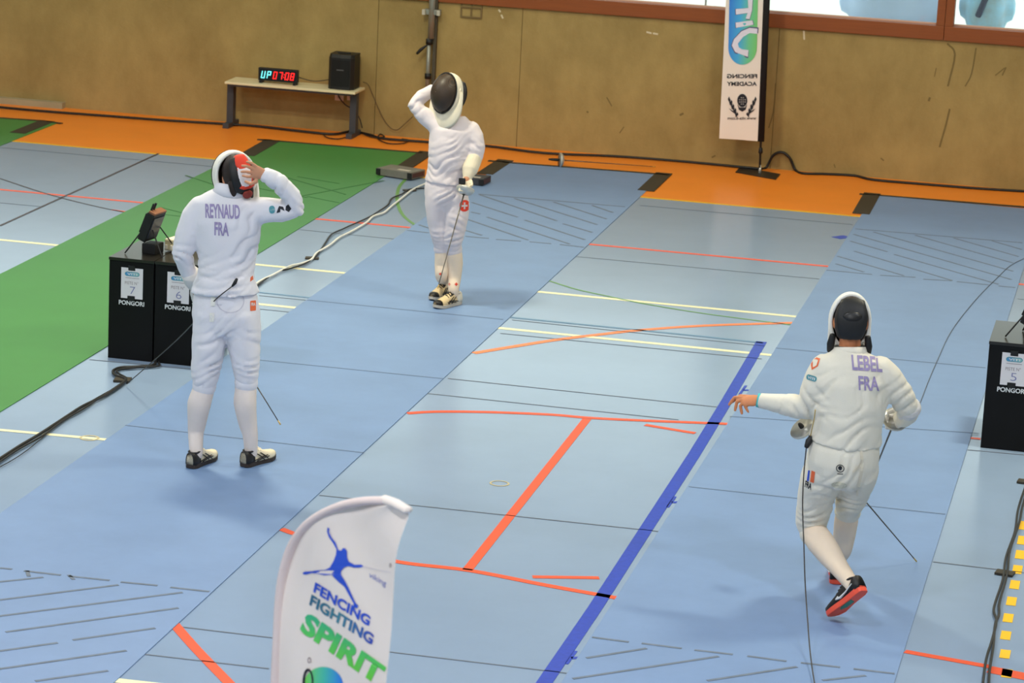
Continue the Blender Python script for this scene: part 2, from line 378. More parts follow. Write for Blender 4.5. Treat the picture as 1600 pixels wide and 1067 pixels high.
# ---- back wall of concrete with the ribbon of windows
XL, XR, ZS, ZT, ZC = -17.4, 8.4, 1.335, 3.0, 7.2
wall = bpy.data.objects.new('wall_back', None); COL.objects.link(wall); wall.location = (-4.5, YW, 0); tag(wall, kind='structure', label='bare brown concrete wall below the windows')
seams_x = [XL, AY(590, 60, YW).x, AY(812, 120, YW).x, AY(1209, 180, YW).x, XR]
for a, b in zip(seams_x, seams_x[1:]):
    boxo('concrete_panel', ((a+b)/2, YW+0.15, ZS/2), (b-a-0.005, 0.30, ZS), M_CONC, wall)
boxo('joint_backing', ((XL+XR)/2, YW+0.16, ZS/2), (XR-XL, 0.29, ZS-0.01), M_SEAMW, wall)
boxo('upper_wall', ((XL+XR)/2, YW+0.15, (ZT+ZC)/2), (XR-XL, 0.3, ZC-ZT), M_CONC, wall)
SCUFFS = [([(1480, 68), (1492, 85), (1481, 135)], 0.017), ([(1484, 170), (1478, 195), (1468, 230)], 0.017), ([(1525, 75), (1518, 115), (1508, 135)], 0.012), ([(1555, 118), (1570, 106)], 0.01), ([(1572, 105), (1566, 118)], 0.012),
          ([(1212, 130), (1210, 160), (1207, 180), (1201, 200)], 0.012), ([(948, 152), (956, 166)], 0.012), ([(1460, 120), (1463, 106)], 0.008), ([(1451, 158), (1453, 152)], 0.02), ([(968, 208), (975, 198)], 0.01), ([(919, 174), (917, 176)], 0.02), ([(1062, 180), (1068, 177)], 0.02), ([(1376, 247), (1381, 251)], 0.012), ([(1303, 256), (1305, 262)], 0.01), ([(1112, 246), (1118, 243)], 0.015)]
for pts, w in SCUFFS:
    P = crom([AY(x, y, YW-0.002) for x, y in pts], 4); bm = bmesh.new()
    for p, q in zip(P, P[1:]):
        d = (q-p).normalized(); n = V((-d.z, 0, d.x))*w/2
        prism(bm, [p+n, p-n, q-n, q+n], (0, 0.003, 0))
    obj('scuff_mark', bm, M_SCUFF, wall)
for x0, y0, x1, y1 in ((779, 15, 782, 19), (783, 23, 786, 29), (1010, 50, 1018, 52), (1020, 52, 1028, 53.5), (1256, 48, 1256.5, 62)):
    p, q = AY(x0, y0, YW-0.003), AY(x1, y1, YW-0.003); d = (q-p).normalized(); n = V((-d.z, 0, d.x))*0.008; bm = bmesh.new()
    prism(bm, [p+n, p-n, q-n, q+n], (0, 0.004, 0)); obj('plaster_mark', bm, M_SCUFFW, wall)
pa = AY(-40, 158, YW); pb = AY(102, 170, YW)
tb = boxo('trim_1', ((XL+pb.x)/2, YW-0.04, 0.03), (pb.x-XL, 0.09, 0.06), mat('grey_kerb', (168, 156, 126), 0.85, 0.2, 0.1, 5)); tag(tb, kind='structure', label='low grey kerb at foot of wall')

GLASS = bpy.data.materials.new('window_glass'); GLASS.use_nodes = True
_nt = GLASS.node_tree; _nt.nodes.clear(); _o = _nt.nodes.new('ShaderNodeOutputMaterial'); _mx = _nt.nodes.new('ShaderNodeMixShader'); _tr = _nt.nodes.new('ShaderNodeBsdfTransparent'); _gl = _nt.nodes.new('ShaderNodeBsdfGlossy'); _fr = _nt.nodes.new('ShaderNodeFresnel')
_gl.inputs['Roughness'].default_value = 0.02; _fr.inputs[0].default_value = 1.45; _tr.inputs[0].default_value = (0.93, 0.96, 0.95, 1)
_nt.links.new(_fr.outputs[0], _mx.inputs[0]); _nt.links.new(_tr.outputs[0], _mx.inputs[1]); _nt.links.new(_gl.outputs[0], _mx.inputs[2]); _nt.links.new(_mx.outputs[0], _o.inputs[0])
xm = AY(1477, 30, YW).x
MULL = [XL, xm-12.2, xm-6.1, xm, xm+6.1, XR]
for i, (a, b) in enumerate(zip(MULL, MULL[1:])):
    w = bpy.data.objects.new('window_%d' % (i+1), None); COL.objects.link(w); w.location = ((a+b)/2, YW, ZS); tag(w, kind='structure')
    m = (a+b)/2
    boxo('sill_rail', (m, YW+0.05, ZS+0.065), (b-a-0.004, 0.16, 0.13), M_WOOD, w, bevel=0.006)
    boxo('head_rail', (m, YW+0.05, ZT-0.05), (b-a-0.004, 0.16, 0.1), M_WOOD, w)
    for s, x in ((1, a), (-1, b)): boxo('stile', (x+s*0.04, YW+0.05, (ZS+ZT)/2+0.015), (0.076, 0.14, ZT-ZS-0.23), M_WOOD, w, bevel=0.004)
    boxo('glass_pane', (m, YW+0.09, (ZS+ZT)/2+0.015), (b-a-0.124, 0.008, ZT-ZS-0.23), GLASS, w)
    boxo('sill_highlight', (m, YW+0.065, ZS+0.138), (b-a-0.13, 0.02, 0.016), mat('pink_highlight', (214, 170, 150), 0.5), w)  # pinkish highlight on the sill, put in as a pale strip
pj = AY(1103, 4, YW+0.1)
boxo('glazing_joint', (pj.x, YW+0.09, (ZS+ZT)/2+0.015), (0.016, 0.014, ZT-ZS-0.23), mat('grey_seal', (150, 150, 150), 0.6), bpy.data.objects['window_3'])

# ---- rest of the hall, out of the picture
M_PLAST = mat('pale_wall_paint', (206, 204, 198), 0.8, 0.2, 0.03, 2)
for nm, c, s in (('wall_left', (XL-0.1, 13.4, ZC/2), (0.2, 28.2, ZC)), ('wall_right', (XR+0.1, 13.4, ZC/2), (0.2, 28.2, ZC)), ('wall_front', (-4.5, -0.8, ZC/2), (26, 0.2, ZC))):
    tag(boxo(nm, c, s, M_PLAST), kind='structure')
tag(boxo('ceiling', (-4.5, 13.4, ZC+0.1), (26.4, 28.6, 0.2), mat('pale_ceiling', (214, 214, 208), 0.9)), kind='structure')
# outside
tag(boxo('terrace', (-4.5, YW+16.3, 1.16), (60, 32, 0.2), mat('bright_paving', (224, 222, 214), 0.9, 0.2, 0.05, 2)), kind='structure', label='sunlit paving outside the windows')

def tarp(name, cpx, halfw, depth, h, m, lab, yy):
    c = AY(cpx[0], cpx[1], yy); c.z = 1.26; t = thing(name, c, lab, 'tarpaulin')
    bm = bmesh.new(); n = 14
    pts = [c+V((halfw*(2*k/n-1), 0, h*0.45)) for k in range(n+1)]
    rr = [(depth*(1-abs(2*k/n-1)**4*0.6), h*0.5*(1-abs(2*k/n-1)**4*0.5)) for k in range(n+1)]
    loft(bm, pts, rr, side=V((0, 1, 0)), seg=24)
    for v in bm.verts: v.co += V((0, 0, 0.03*noise.noise(v.co*3))); v.co.z = max(v.co.z, 1.262)
    obj('cover', bm, m, t, True); return t, c
M_TARP = mat('pale_blue_tarpaulin', (184, 210, 246), 0.5, 0.4, 0.06, 3)
M_TARP2 = mat('sky_blue_tarpaulin', (140, 192, 220), 0.5, 0.4, 0.35, 5, rgb2=(190, 214, 226))
t1, c1 = tarp('tarpaulin_heap', (1398, 30), 0.46, 0.34, 0.55, M_TARP, 'pale blue tarpaulin covered heap outside left of the window post', 28.6)
bm = bmesh.new(); loft(bm, [c1+V((-0.5, -0.2, 0.04)), c1+V((-0.2, -0.35, 0.03)), c1+V((0.4, -0.35, 0.03))], [0.012]*3, seg=6); obj('hem_rope', bm, M_CABLEW, t1, True)
t2, c2 = tarp('tarpaulin_heap', (1540, 40), 0.2, 0.28, 0.6, M_TARP2, 'crumpled blue tarpaulin heap outside right of the window post', 28.7)
bm = bmesh.new(); loft(bm, [c2+V((-0.06, -0.3, 0.2)), c2+V((-0.0, -0.28, 0.38)), c2+V((-0.08, -0.2, 0.52)), c2+V((0.02, -0.05, 0.6))], [0.03]*4, seg=8); obj('strap', bm, mat('dark_strap', (60, 64, 84), 0.7), t2, True)

# ------------------------------------------------------------------ pistes
XP = [-8.25667504, -6.75486118, -5.94115048, -4.44509325, -2.49743777, -0.99530886]
def piste(x0, x1, y1, m, label, y0=1.0):
    t = thing('fencing_piste', ((x0+x1)/2, y0, 0), label, 'piste', None)
    boxo('mat', ((x0+x1)/2, (y0+y1)/2, 0.003), (x1-x0, y1-y0, 0.006), m, t, bevel=0.0015); return t
yb1 = G(880, 261).y; yb2 = G(1480, 316).y; yb0 = G(560, 231).y; ybx = G(20, 187).y
pis_m = piste(XP[2], XP[3], yb1, M_BLUEMAT, 'blue fencing mat under the two left fencers, between green mat and court lines')
pis_r = piste(XP[4], XP[5], yb2, M_BLUEMAT, 'blue fencing mat under the fencer at right')
pis_g = piste(XP[0], XP[1], yb0, M_GREENMAT, 'long green fencing mat running past the twin black cabinets')
pis_x = piste(-12.0, G(62, 204).x, ybx, M_GREENMAT, 'green fencing mat cut off at the left picture edge', 20)
H = lambda pts, par, w=0.022, m=M_HATCH, name='hatch_line': strip(name, pts, w, 0.0078, m, par)
def Hs(lst, par, sx, sy, k=0.25, **kw):
    for a, b, c, d in lst: H([(sx+a*k, sy+b*k), (sx+c*k, sy+d*k)], par, **kw)
Hs([(190, 258, 1105, 337), (200, 262, 680, 425), (415, 285, 930, 448), (660, 307, 990, 413), (900, 328, 1030, 373), (150, 310, 435, 402), (245, 402, 760, 570), (480, 420, 855, 543), (720, 443, 900, 497), (120, 415, 500, 545), (100, 482, 210, 515), (145, 370, 200, 382),
    (110, 522, 255, 535), (300, 541, 455, 552), (510, 556, 645, 568), (700, 573, 850, 590), (-180, 450, -110, 474), (-255, 484, -120, 500)], pis_m, 700, 240)
Hs([(545, 315, 1590, 402), (920, 355, 1530, 528), (1160, 372, 1565, 488), (1400, 390, 1585, 444), (660, 335, 1530, 580), (535, 349, 1520, 632), (515, 392, 745, 458), (790, 475, 1440, 662), (540, 455, 1150, 638), (435, 486, 850, 608), (425, 534, 600, 585),
    (365, 573, 650, 600), (700, 605, 920, 618), (970, 630, 1150, 640), (1180, 645, 1380, 665), (1440, 672, 1545, 682)], pis_r, 1200, 280, w=0.018)
Hs([(0, 197, 75, 205), (150, 215, 380, 242), (430, 248, 685, 275), (755, 285, 985, 307), (1065, 318, 1308, 345), (-80, 292, 270, 255), (-80, 407, 740, 303), (-80, 508, 1140, 350), (35, 598, 1115, 447), (455, 648, 970, 573), (-80, 728, 360, 665), (-80, 840, 790, 714), (220, 905, 675, 840), (170, 215, 180, 250), (430, 240, 460, 270)], pis_m, 0, 840, w=0.02)
Hs([(500, 790, 730, 820), (810, 828, 1060, 860), (1140, 870, 1380, 898), (1470, 908, 1715, 940), (1805, 950, 2050, 978), (2135, 988, 2390, 1018), (465, 920, 840, 860), (380, 1050, 1290, 910), (1220, 1062, 1780, 975), (1940, 1060, 2210, 1030)], pis_r, 800, 800, w=0.02)
M_FAINT = mat('faint_piste_line', (106, 124, 150), 0.6, 0.2)
for s in ([(480, 470), (786, 500.5)], [(406, 564), (692, 593)], [(196, 666), (569, 709)]): H(s, pis_m, 0.014, M_FAINT, 'piste_line')
for s in ([(1212, 545), (1540, 576)], [(1140, 652), (1529, 678.5)], [(1076, 762), (1477, 805)], ): H(s, pis_r, 0.014, M_FAINT, 'piste_line')
for s in ([(450, 279), (540, 305)], [(465, 277), (530, 288)], [(480, 308), (530, 318)], [(350, 285), (480, 310)], [(320, 300), (420, 330)], [(250, 325), (330, 345)], [(290, 275), (350, 295)], [(245, 335), (300, 341)], [(400, 321), (600, 283)]): H(s, pis_g, 0.016, M_GHATCH, 'piste_line')
TP = lambda pts, w, par: strip('black_tape', pts, w, 0.0095, M_TAPE, par, h=0.006)
TP([(785, 254.5), (1024, 272.5)], 0.05, pis_m); TP([(763, 252), (790, 254.5)], 0.045, pis_m); TP([(790, 251), (757, 273)], 0.15, pis_m); TP([(1038, 271.5), (1009, 299)], 0.15, pis_m); TP([(1024, 272.5), (1046, 275)], 0.05, pis_m)
TP([(1370, 306), (1620, 326)], 0.05, pis_r); TP([(1343, 304), (1368, 306)], 0.045, pis_r); TP([(1363, 303), (1345, 335)], 0.15, pis_r)
TP([(410, 219.5), (660, 240)], 0.05, pis_g); TP([(402, 219), (424, 220)], 0.045, pis_g); TP([(425, 221), (385, 244)], 0.15, pis_g); TP([(668, 238), (632, 262)], 0.15, pis_g)
TP([(-20, 184), (70, 190)], 0.05, pis_x); TP([(74, 190), (27, 209)], 0.15, pis_x); TP([(72, 190.5), (96, 194)], 0.05, pis_x)

# ------------------------------------------------------------------ bench, clock, loudspeaker, sockets
BZ = 0.46
bA, bB, bC, bD = G(356, 121, BZ), G(553, 134.5, BZ), G(567, 125, BZ), G(374, 110, BZ)
ym0, ym1 = (bA.y+bB.y)/2, min((bC.y+bD.y)/2, YW-0.03); bx0, bx1 = (bA.x+bD.x)/2-0.02, (bB.x+bC.x)/2+0.02
yf = YW-0.40; yr = YW-0.05
bench = thing('bench', ((bx0+bx1)/2, (yf+yr)/2, 0), 'low cream topped bench with dark grey legs standing against the concrete wall', 'bench')
bx0, bx1 = AY(355, 122, yf+0.08).x, AY(562, 130, yf+0.15).x
M_CREAMTOP = mat('cream_laminate', (226, 214, 176), 0.45, 0.4, 0.03, 4); M_GREYMET = mat('dark_grey_metal', (62, 64, 70), 0.5, 0.4)
boxo('bench_top', ((bx0+bx1)/2, (yf+yr)/2, BZ-0.012), (bx1-bx0, yr-yf, 0.024), M_CREAMTOP, bench, bevel=0.008)
boxo('apron', ((bx0+bx1)/2, (yf+yr)/2-0.05, BZ-0.034), (bx1-bx0-0.06, 0.2, 0.02), M_GREYMET, bench)
for px in (361, 553):
    lx = AY(px, 180, (yf+yr)/2).x
    bm = bmesh.new(); box(bm, (lx, (yf+yr)/2, 0.225), (0.065, 0.09, 0.39), bevel=0.006); lg = obj('leg', bm, M_GREYMET, bench)
    boxo('foot', (lx, (yf+yr)/2, 0.025), (0.06, yr-yf-0.02, 0.05), M_GREYMET, lg, bevel=0.006)
# clock
ck = (G(405, 116, BZ)+G(470, 119, BZ))/2; ck.y = yf+0.13; ck.z = BZ
cw = 0.40; dirx = V((1, -0.02, 0)).normalized(); diry = V((0.02, 1, 0)).normalized()
ca = PL(437, 117, V((ck.x, ck.y, 0)), 0); ck.x = ca.x
clock = thing('digital_clock', ck, 'black digital clock with cyan and red numerals at left on the bench', 'clock')
CH, CD = 0.125, 0.05; FX = 0.395
cc = ck+V((0, 0, 0.022+CH/2))
boxo('casing', cc, (FX, CD, CH), M_BLACK, clock, bevel=0.006)
boxo('screen', cc+V((0, -CD/2-0.001, 0)), (FX-0.03, 0.004, CH-0.03), mat('dark_screen', (16, 20, 20), 0.2, 0.5), clock)
for s in (-1, 1): boxo('stand_foot', ck+V((s*0.17, 0, 0.011)), (0.03, 0.08, 0.022), M_BLACK, clock)
M_LEDC = mat('cyan_led', (120, 235, 240), 0.5, emit=1.1); M_LEDR = mat('red_led', (255, 40, 40), 0.5, emit=1.0)
SEGP = {'a': ((0, 1), (1, 1)), 'b': ((1, 1), (1, .5)), 'c': ((1, .5), (1, 0)), 'd': ((0, 0), (1, 0)), 'e': ((0, .5), (0, 0)), 'f': ((0, 1), (0, .5)), 'g': ((0, .5), (1, .5))}
CHR = {'U': 'bcdef', 'P': 'abefg', '0': 'abcdef', '7': 'abc', '8': 'abcdefg'}
def seg7(ch, x, m):
    bm = bmesh.new(); w, h, th = 0.029, 0.064, 0.0085
    for s in (CHR[ch] if ch in CHR else ''):
        (u0, v0), (u1, v1) = SEGP[s]; p = V((u0*w, 0, v0*h)); q = V((u1*w, 0, v1*h)); d = (q-p).normalized(); n = V((-d.z, 0, d.x))*th/2
        prism(bm, [p+n-d*th*.3, p-n-d*th*.3, q-n+d*th*.3, q+n+d*th*.3], (0, 0.002, 0))
    if ch == ':':
        for z in (0.02, 0.046): box(bm, (0, 0, z), (0.009, 0.002, 0.009))
    for v in bm.verts: v.co.x += 0.16*v.co.z; v.co += cc+V((x, -CD/2-0.0055, -0.033))
    obj('numeral', bm, m, clock)
for ch, x, m in (('U', -0.165, M_LEDC), ('P', -0.108, M_LEDC), ('0', -0.046, M_LEDR), ('7', 0.010, M_LEDR), (':', 0.059, M_LEDR), ('0', 0.073, M_LEDR), ('8', 0.126, M_LEDR)): seg7(ch, x, m)
# loudspeaker
sk = PL(536, 125, V((0, yf+0.18, 0))+V((G(536, 210).x, 0, 0)), 0); sk.y = yf+0.19; sk.z = BZ
spk = thing('loudspeaker', sk, 'black portable loudspeaker standing at the right end of the bench', 'speaker')
bm = bmesh.new(); sw, sd, sh = 0.255, 0.24, 0.335
prof = [(-sw/2, sd/2), (-sw/2, -sd/2+0.05), (-sw/2+0.03, -sd/2+0.012), (0, -sd/2), (sw/2-0.03, -sd/2+0.012), (sw/2, -sd/2+0.05), (sw/2, sd/2)]
prism(bm, [sk+V((x, y, 0)) for x, y in prof], (0, 0, sh-0.03)); obj('cabinet_body', bm, M_BLACK, spk)
bm = bmesh.new(); prism(bm, [sk+V((x*0.97, y*0.97, sh-0.03)) for x, y in prof], (0, 0.02, 0.03)); obj('cap', bm, M_BLACK, spk)
bm = bmesh.new(); prism(bm, [sk+V((x*0.9, y-0.004, 0.03)) for x, y in prof[1:6]], (0, 0, sh-0.08)); obj('grille', bm, mat('black_grille', (20, 20, 21), 0.7, 0.3, 0.2, 300), spk)
boxo('handle', sk+V((0, 0.01, sh+0.006)), (0.12, 0.03, 0.012), M_BLACK, spk, bevel=0.004)
boxo('badge', sk+V((0, -sd/2-0.0045, 0.19)), (0.07, 0.003, 0.01), mat('grey_badge', (90, 90, 92), 0.5), spk)
for px0, px1, lab in ((524, 537, 'white wall socket under the bench, the left of the pair'), (543, 553, 'white wall socket under the bench, the right one behind the bench leg')):
    a, b = AY(px0, 143.5, YW), AY(px1 if px1 < 540 else 555, 157.5, YW); c = (a+b)/2
    s = thing('wall_socket', (c.x, YW, c.z), lab, 'socket')
    boxo('plate', (c.x, YW-0.006, c.z), (b.x-a.x, 0.012, a.z-b.z), mat('pinkish_plastic', (224, 196, 180), 0.5), s, bevel=0.003)
    bm = bmesh.new(); lathe(bm, (c.x, YW-0.0125, c.z), (0, -1, 0), [(0, 0.024), (0.002, 0.022), (0.0021, 0.018), (-0.006, 0.016)], 16); obj('well', bm, mat('pink_grey_plastic', (196, 170, 156), 0.5), s)

# ------------------------------------------------------------------ wall pole, wall grid
pt = AY(676, -30, YW-0.07); pm = AY(672, 60, YW-0.07); pe = AY(668.5, 150, YW-0.07)
pole = thing('wall_pole', (pm.x, YW, pe.z), 'grey telescopic metal pole fixed upright on the wall above the far fencer', 'pole')
bm = bmesh.new(); loft(bm, [V((pm.x+0.008, YW-0.07, 1.75)), V((pm.x+0.008, YW-0.07, pm.z))], [0.032]*2, seg=12, dome=False); obj('upper_tube', bm, mat('galvanised_steel', (150, 150, 140), 0.45, 0.5, metal=0.5), pole, True)
bm = bmesh.new(); loft(bm, [V((pm.x-0.008, YW-0.07, pm.z)), V((pm.x-0.008, YW-0.07, pe.z))], [0.02]*2, seg=12, dome=False); obj('lower_tube', bm, _M['galvanised_steel'], pole, True)
bm = bmesh.new(); box(bm, (pm.x+0.04, YW-0.025, (1.75+pe.z)/2), (0.03, 0.05, 1.75-pe.z)); obj('pole_shadow_strip', bm, mat('pole_shadow', (78, 70, 56), 0.6), pole)  # shadow right of the tube, built as a dark strip
zb = AY(675, 19, YW-0.07).z
bm = bmesh.new(); box(bm, (pm.x+0.008, YW-0.045, zb), (0.15, 0.09, 0.05), bevel=0.004); obj('bracket', bm, _M['galvanised_steel'], pole)
for s in (-0.065, 0.08): boxo('bracket_clip', (pm.x+s, YW-0.1, zb), (0.03, 0.03, 0.05), mat('pale_clip', (190, 184, 168), 0.5), pole, bevel=0.003)
for py, r in ((65, 0.034), (119, 0.032)):
    z = AY(670, py, YW-0.07).z; bm = bmesh.new(); loft(bm, [V((pm.x-0.006, YW-0.07, z+0.025)), V((pm.x-0.006, YW-0.07, z-0.025))], [r]*2, seg=12, dome=False); obj('clamp', bm, M_BLACK, pole, True)
z = AY(655, 80, YW-0.07).z; bm = bmesh.new(); loft(bm, [V((pm.x-0.02, YW-0.08, z+0.07)), V((pm.x-0.08, YW-0.1, z+0.02)), V((pm.x-0.115, YW-0.1, z-0.02))], [0.006, 0.016, 0.012], seg=8); obj('lever', bm, M_BLACK, pole, True)
ga, gb = AY(722, -6, YW), AY(752, 28, YW)
gr = thing('wall_grid', ((ga.x+gb.x)/2, YW, gb.z), 'faint brown grid frame on the wall at the top picture edge', 'grille')  # thin brown bars set as a grid on the wall
MG = mat('brown_grid', (118, 98, 62), 0.8)
gz0, gz1 = gb.z, gb.z+0.28
for k in range(3): boxo('upright_bar', (ga.x+(gb.x-ga.x)*k/2, YW-0.006, (gz0+gz1)/2), (0.014, 0.012, gz1-gz0), MG, gr)
for k in range(4): boxo('cross_bar', ((ga.x+gb.x)/2, YW-0.013, gz0+(gz1-gz0)*k/3), (gb.x-ga.x+0.014, 0.006, 0.014), MG, gr)

# ------------------------------------------------------------------ cabinets with cards
def logo_pill(o, ex, ey, parent):
    f = planemap(o, ex, ey)
    shape('logo_border', [pill(0, 0, 1, 1, (0.16, 0.5))], f, M_TEALP, parent)
    n = (V(ex)-V(o)).cross(V(ey)-V(o)).normalized()*0.0008
    f2 = planemap(V(o)+n, V(ex)+n, V(ey)+n)
    shape('logo_field', [pill(0.05, 0.14, 0.95, 0.86, (0.13, 0.36))], f2, gradmat('pill_gradient', [(0, (60, 140, 200)), (1, (150, 200, 190))]), parent)
    f3 = planemap(V(o)+n*2+(V(ex)-V(o))*0.16+(V(ey)-V(o))*0.25, V(o)+n*2+(V(ex)-V(o))*0.84+(V(ey)-V(o))*0.25, V(o)+n*2+(V(ex)-V(o))*0.16+(V(ey)-V(o))*0.75)
    text('logo_lettering', 'VITI', f3, M_WHITEP, parent, 0.02)
def cabinet(x0, yfr, w, dep, h, num, label):
    t = thing('scoring_cabinet', (x0+w/2, yfr+dep/2, 0), label, 'cabinet', 'black scoring cabinets')
    boxo('body', (x0+w/2, yfr+dep/2, (h-0.022)/2), (w-0.006, dep-0.01, h-0.022), M_BLACKBOX, t, bevel=0.003)
    boxo('top', (x0+w/2, yfr+dep/2, h-0.010), (w, dep, 0.02), M_BLACKTOP, t, bevel=0.003)
    boxo('shadow_gap', (x0+w/2, yfr+0.02, h-0.024), (w-0.016, 0.03, 0.006), mat('black_gap', (8, 8, 8), 0.9), t)
    cx = x0+w*0.5+0.005; cz = h-0.165; pw, ph = 0.150, 0.205
    y = yfr+0.0035
    nt = [(-pw/2, -ph/2), (-0.03, -ph/2), (-0.03, -ph/2+0.018), (0.022, -ph/2+0.018), (0.022, -ph/2), (pw/2, -ph/2), (pw/2, ph/2), (0.022, ph/2), (0.022, ph/2-0.018), (-0.025, ph/2-0.018), (-0.025, ph/2), (-pw/2, ph/2)]
    bm = bmesh.new(); prism(bm, [V((cx+a, y, cz+b)) for a, b in nt], (0, 0.002, 0)); card = obj('card', bm, M_PAPER, t)
    q = lambda a, b, e=0.0008: V((cx+a, y-e, cz+b))
    logo_pill(q(-0.05, 0.048), q(0.052, 0.048), q(-0.05, 0.077), card)
    shape('rule', RECT, planemap(q(-0.045, 0.034), q(0.05, 0.034), q(-0.045, 0.037)), M_GREYP, card)
    text('lettering', 'PISTE N°', planemap(q(-0.048, -0.008), q(0.045, -0.008), q(-0.048, 0.013)), M_GREYP, card, 0.0)
    text('number', num, planemap(q(-0.013, -0.072), q(0.024, -0.072), q(-0.013, -0.022)), M_GREYINK, card, -0.012)
    for s in (-1, 1): boxo('card_clip', (cx-0.003, yfr+0.002, cz+s*(ph/2+0.001)), (0.045, 0.006, 0.03), M_BLACK, t)
    text('lettering', 'PONGORI', planemap((cx-0.088, y-0.001, cz-0.148), (cx+0.088, y-0.001, cz-0.148), (cx-0.088, y-0.001, cz-0.117)), M_WHITEP, t, 0.03)
    return t
CY = 17.925
xa, xb = G(167, 559).x, G(238, 566).x
CWD = xb-xa; CHH = 0.682
cabinet(xa, CY, CWD, 0.62, CHH, '7', 'left of the twin black cabinets, with white card number 7')
cabinet(xb+0.005, CY, CWD, 0.62, CHH, '6', 'black cabinet with card number 6 half hidden behind the left fencer')
cabinet(G(1531, 699).x, CY+0.03, CWD, 0.62, CHH, '5', 'black cabinet with card number 5 at the right picture edge')

def apparatus(base, k, label, yaw, partial=False):
    """black scoring unit leaning on a splayed wire stand"""
    t = thing('scoring_apparatus', base, label, 'scoring unit', 'scoring units on cabinets')
    c, s = math.cos(yaw), math.sin(yaw); X = V((c, s, 0)); Y = V((-s, c, 0))
    top = base+V((0, 0, 0.03))
    Z = (UP*0.93+X*0.36).normalized(); N = X*0.93-UP*0.36
    cen = base+UP*0.185+X*0.0
    boxo('housing', cen, (0.055, 0.17, 0.2), M_BLACK, t, ax=(N, Y, Z), bevel=0.008)
    boxo('display_face', cen+N*0.03, (0.006, 0.14, 0.15), mat('blue_grey_face', (48, 54, 66), 0.4, 0.5, 0.3, 30), t, ax=(N, Y, Z))
    boxo('top_cover', cen+Z*0.106+N*0.004, (0.05, 0.16, 0.014), mat('rust_brown_plastic', (140, 90, 60), 0.5), t, ax=(N, Y, Z), bevel=0.003)
    for a in (-0.05, -0.02): boxo('antenna', cen+Z*0.135-N*0.02+Y*a, (0.012, 0.014, 0.05), M_BLACK, t, ax=(N, Y, Z), bevel=0.002)
    boxo('side_box', cen-N*0.04+Y*0.02, (0.03, 0.12, 0.14), M_BLACK, t, ax=(N, Y, Z), bevel=0.006)
    for a, b in ((-0.13, -0.12), (-0.13, 0.12), (0.14, -0.11), (0.14, 0.11)):
        bm = bmesh.new(); loft(bm, [cen+X*a*0.25+Y*b*0.5-UP*0.02, base+X*a+Y*b+UP*0.006], [0.005, 0.005], seg=6); obj('stand_leg', bm, M_CABLE, t, True)
    boxo('foot_block', base+UP*0.035+X*0.01, (0.10, 0.12, 0.07), M_BLACK, t, ax=(X, Y, UP), bevel=0.008)
    return t
ap = G(238, 394, CHH); apparatus(V((ap.x, ap.y-0.02, CHH)), 1, 'black scoring unit on thin legs atop the cabinet with card number 7', -0.15)
ap2 = G(1606, 529, CHH); apparatus(V((ap2.x+0.03, ap2.y+0.04, CHH)), 1, 'black scoring unit cut off by the right picture edge', -0.4)
# white power unit on cabinet 6
wp = G(268, 393, CHH)
wu = thing('power_unit', (wp.x+0.02, wp.y+0.1, CHH), 'cream plastic unit lying on cabinet beside left fencer arm', 'power unit')
wx = (HR*0.45+HF*0.9).normalized(); wy = UP.cross(wx)
wc = V((wp.x+0.03, wp.y+0.13, CHH+0.045))
boxo('case', wc, (0.30, 0.085, 0.08), M_CREAM, wu, ax=(wx, wy, UP), bevel=0.01)
boxo('end_plate', wc-wx*0.151, (0.006, 0.07, 0.065), mat('beige_plastic', (206, 192, 150), 0.6), wu, ax=(wx, wy, UP))
for s in (-1, 1): boxo('connector', wc-wx*0.158+wy*s*0.02-UP*0.012, (0.02, 0.014, 0.03), M_CREAM, wu, ax=(wx, wy, UP), bevel=0.002)

# ------------------------------------------------------------------ reel boxes on floor
def reel_box(c, sx, sy, sz, yaw, label, m):
    t = thing('reel_box', c, label, 'reel'); X = V((math.cos(yaw), math.sin(yaw), 0)); Y = UP.cross(X)
    boxo('case', c+UP*(sz/2+0.004), (sx, sy, sz), m, t, ax=(X, Y, UP), bevel=0.005)
    for s in (-1, 1): boxo('corner_block', c+X*s*(sx/2-0.015)-Y*(sy/2+0.001)+UP*(sz/2+0.004), (0.045, 0.012, sz*0.85), M_BLACK, t, ax=(X, Y, UP), bevel=0.003)
    boxo('paper_label', c+X*sx*0.18-Y*sy*0.22+UP*(sz+0.0045), (sx*0.34, sy*0.2, 0.002), mat('pale_label', (196, 186, 172), 0.7), t, ax=(X, Y, UP))
    boxo('side_panel', c+X*(sx/2+0.001)+UP*(sz/2+0.004), (0.006, sy*0.8, sz*0.6), mat('dark_red_panel', (84, 50, 46), 0.6), t, ax=(X, Y, UP)); return t
M_REEL = mat('grey_reel_metal', (128, 124, 114), 0.5, 0.4, 0.12, 14, metal=0.3)
rc = (G(586, 274)+G(640, 283))/2; rc += V((0.05, 0.11, 0))
reel_box(V((rc.x, rc.y, 0.006)), 0.36, 0.24, 0.065, -0.30, 'flat grey metal reel box at the end of the green mat', M_REEL)
rc = G(746, 290); reel_box(V((rc.x-0.08, rc.y+0.08, 0.006)), 0.30, 0.22, 0.06, -0.1, 'dark reel box half hidden behind the far fencer', mat('dark_reel_metal', (58, 58, 62), 0.5, 0.4, 0.2, 14))

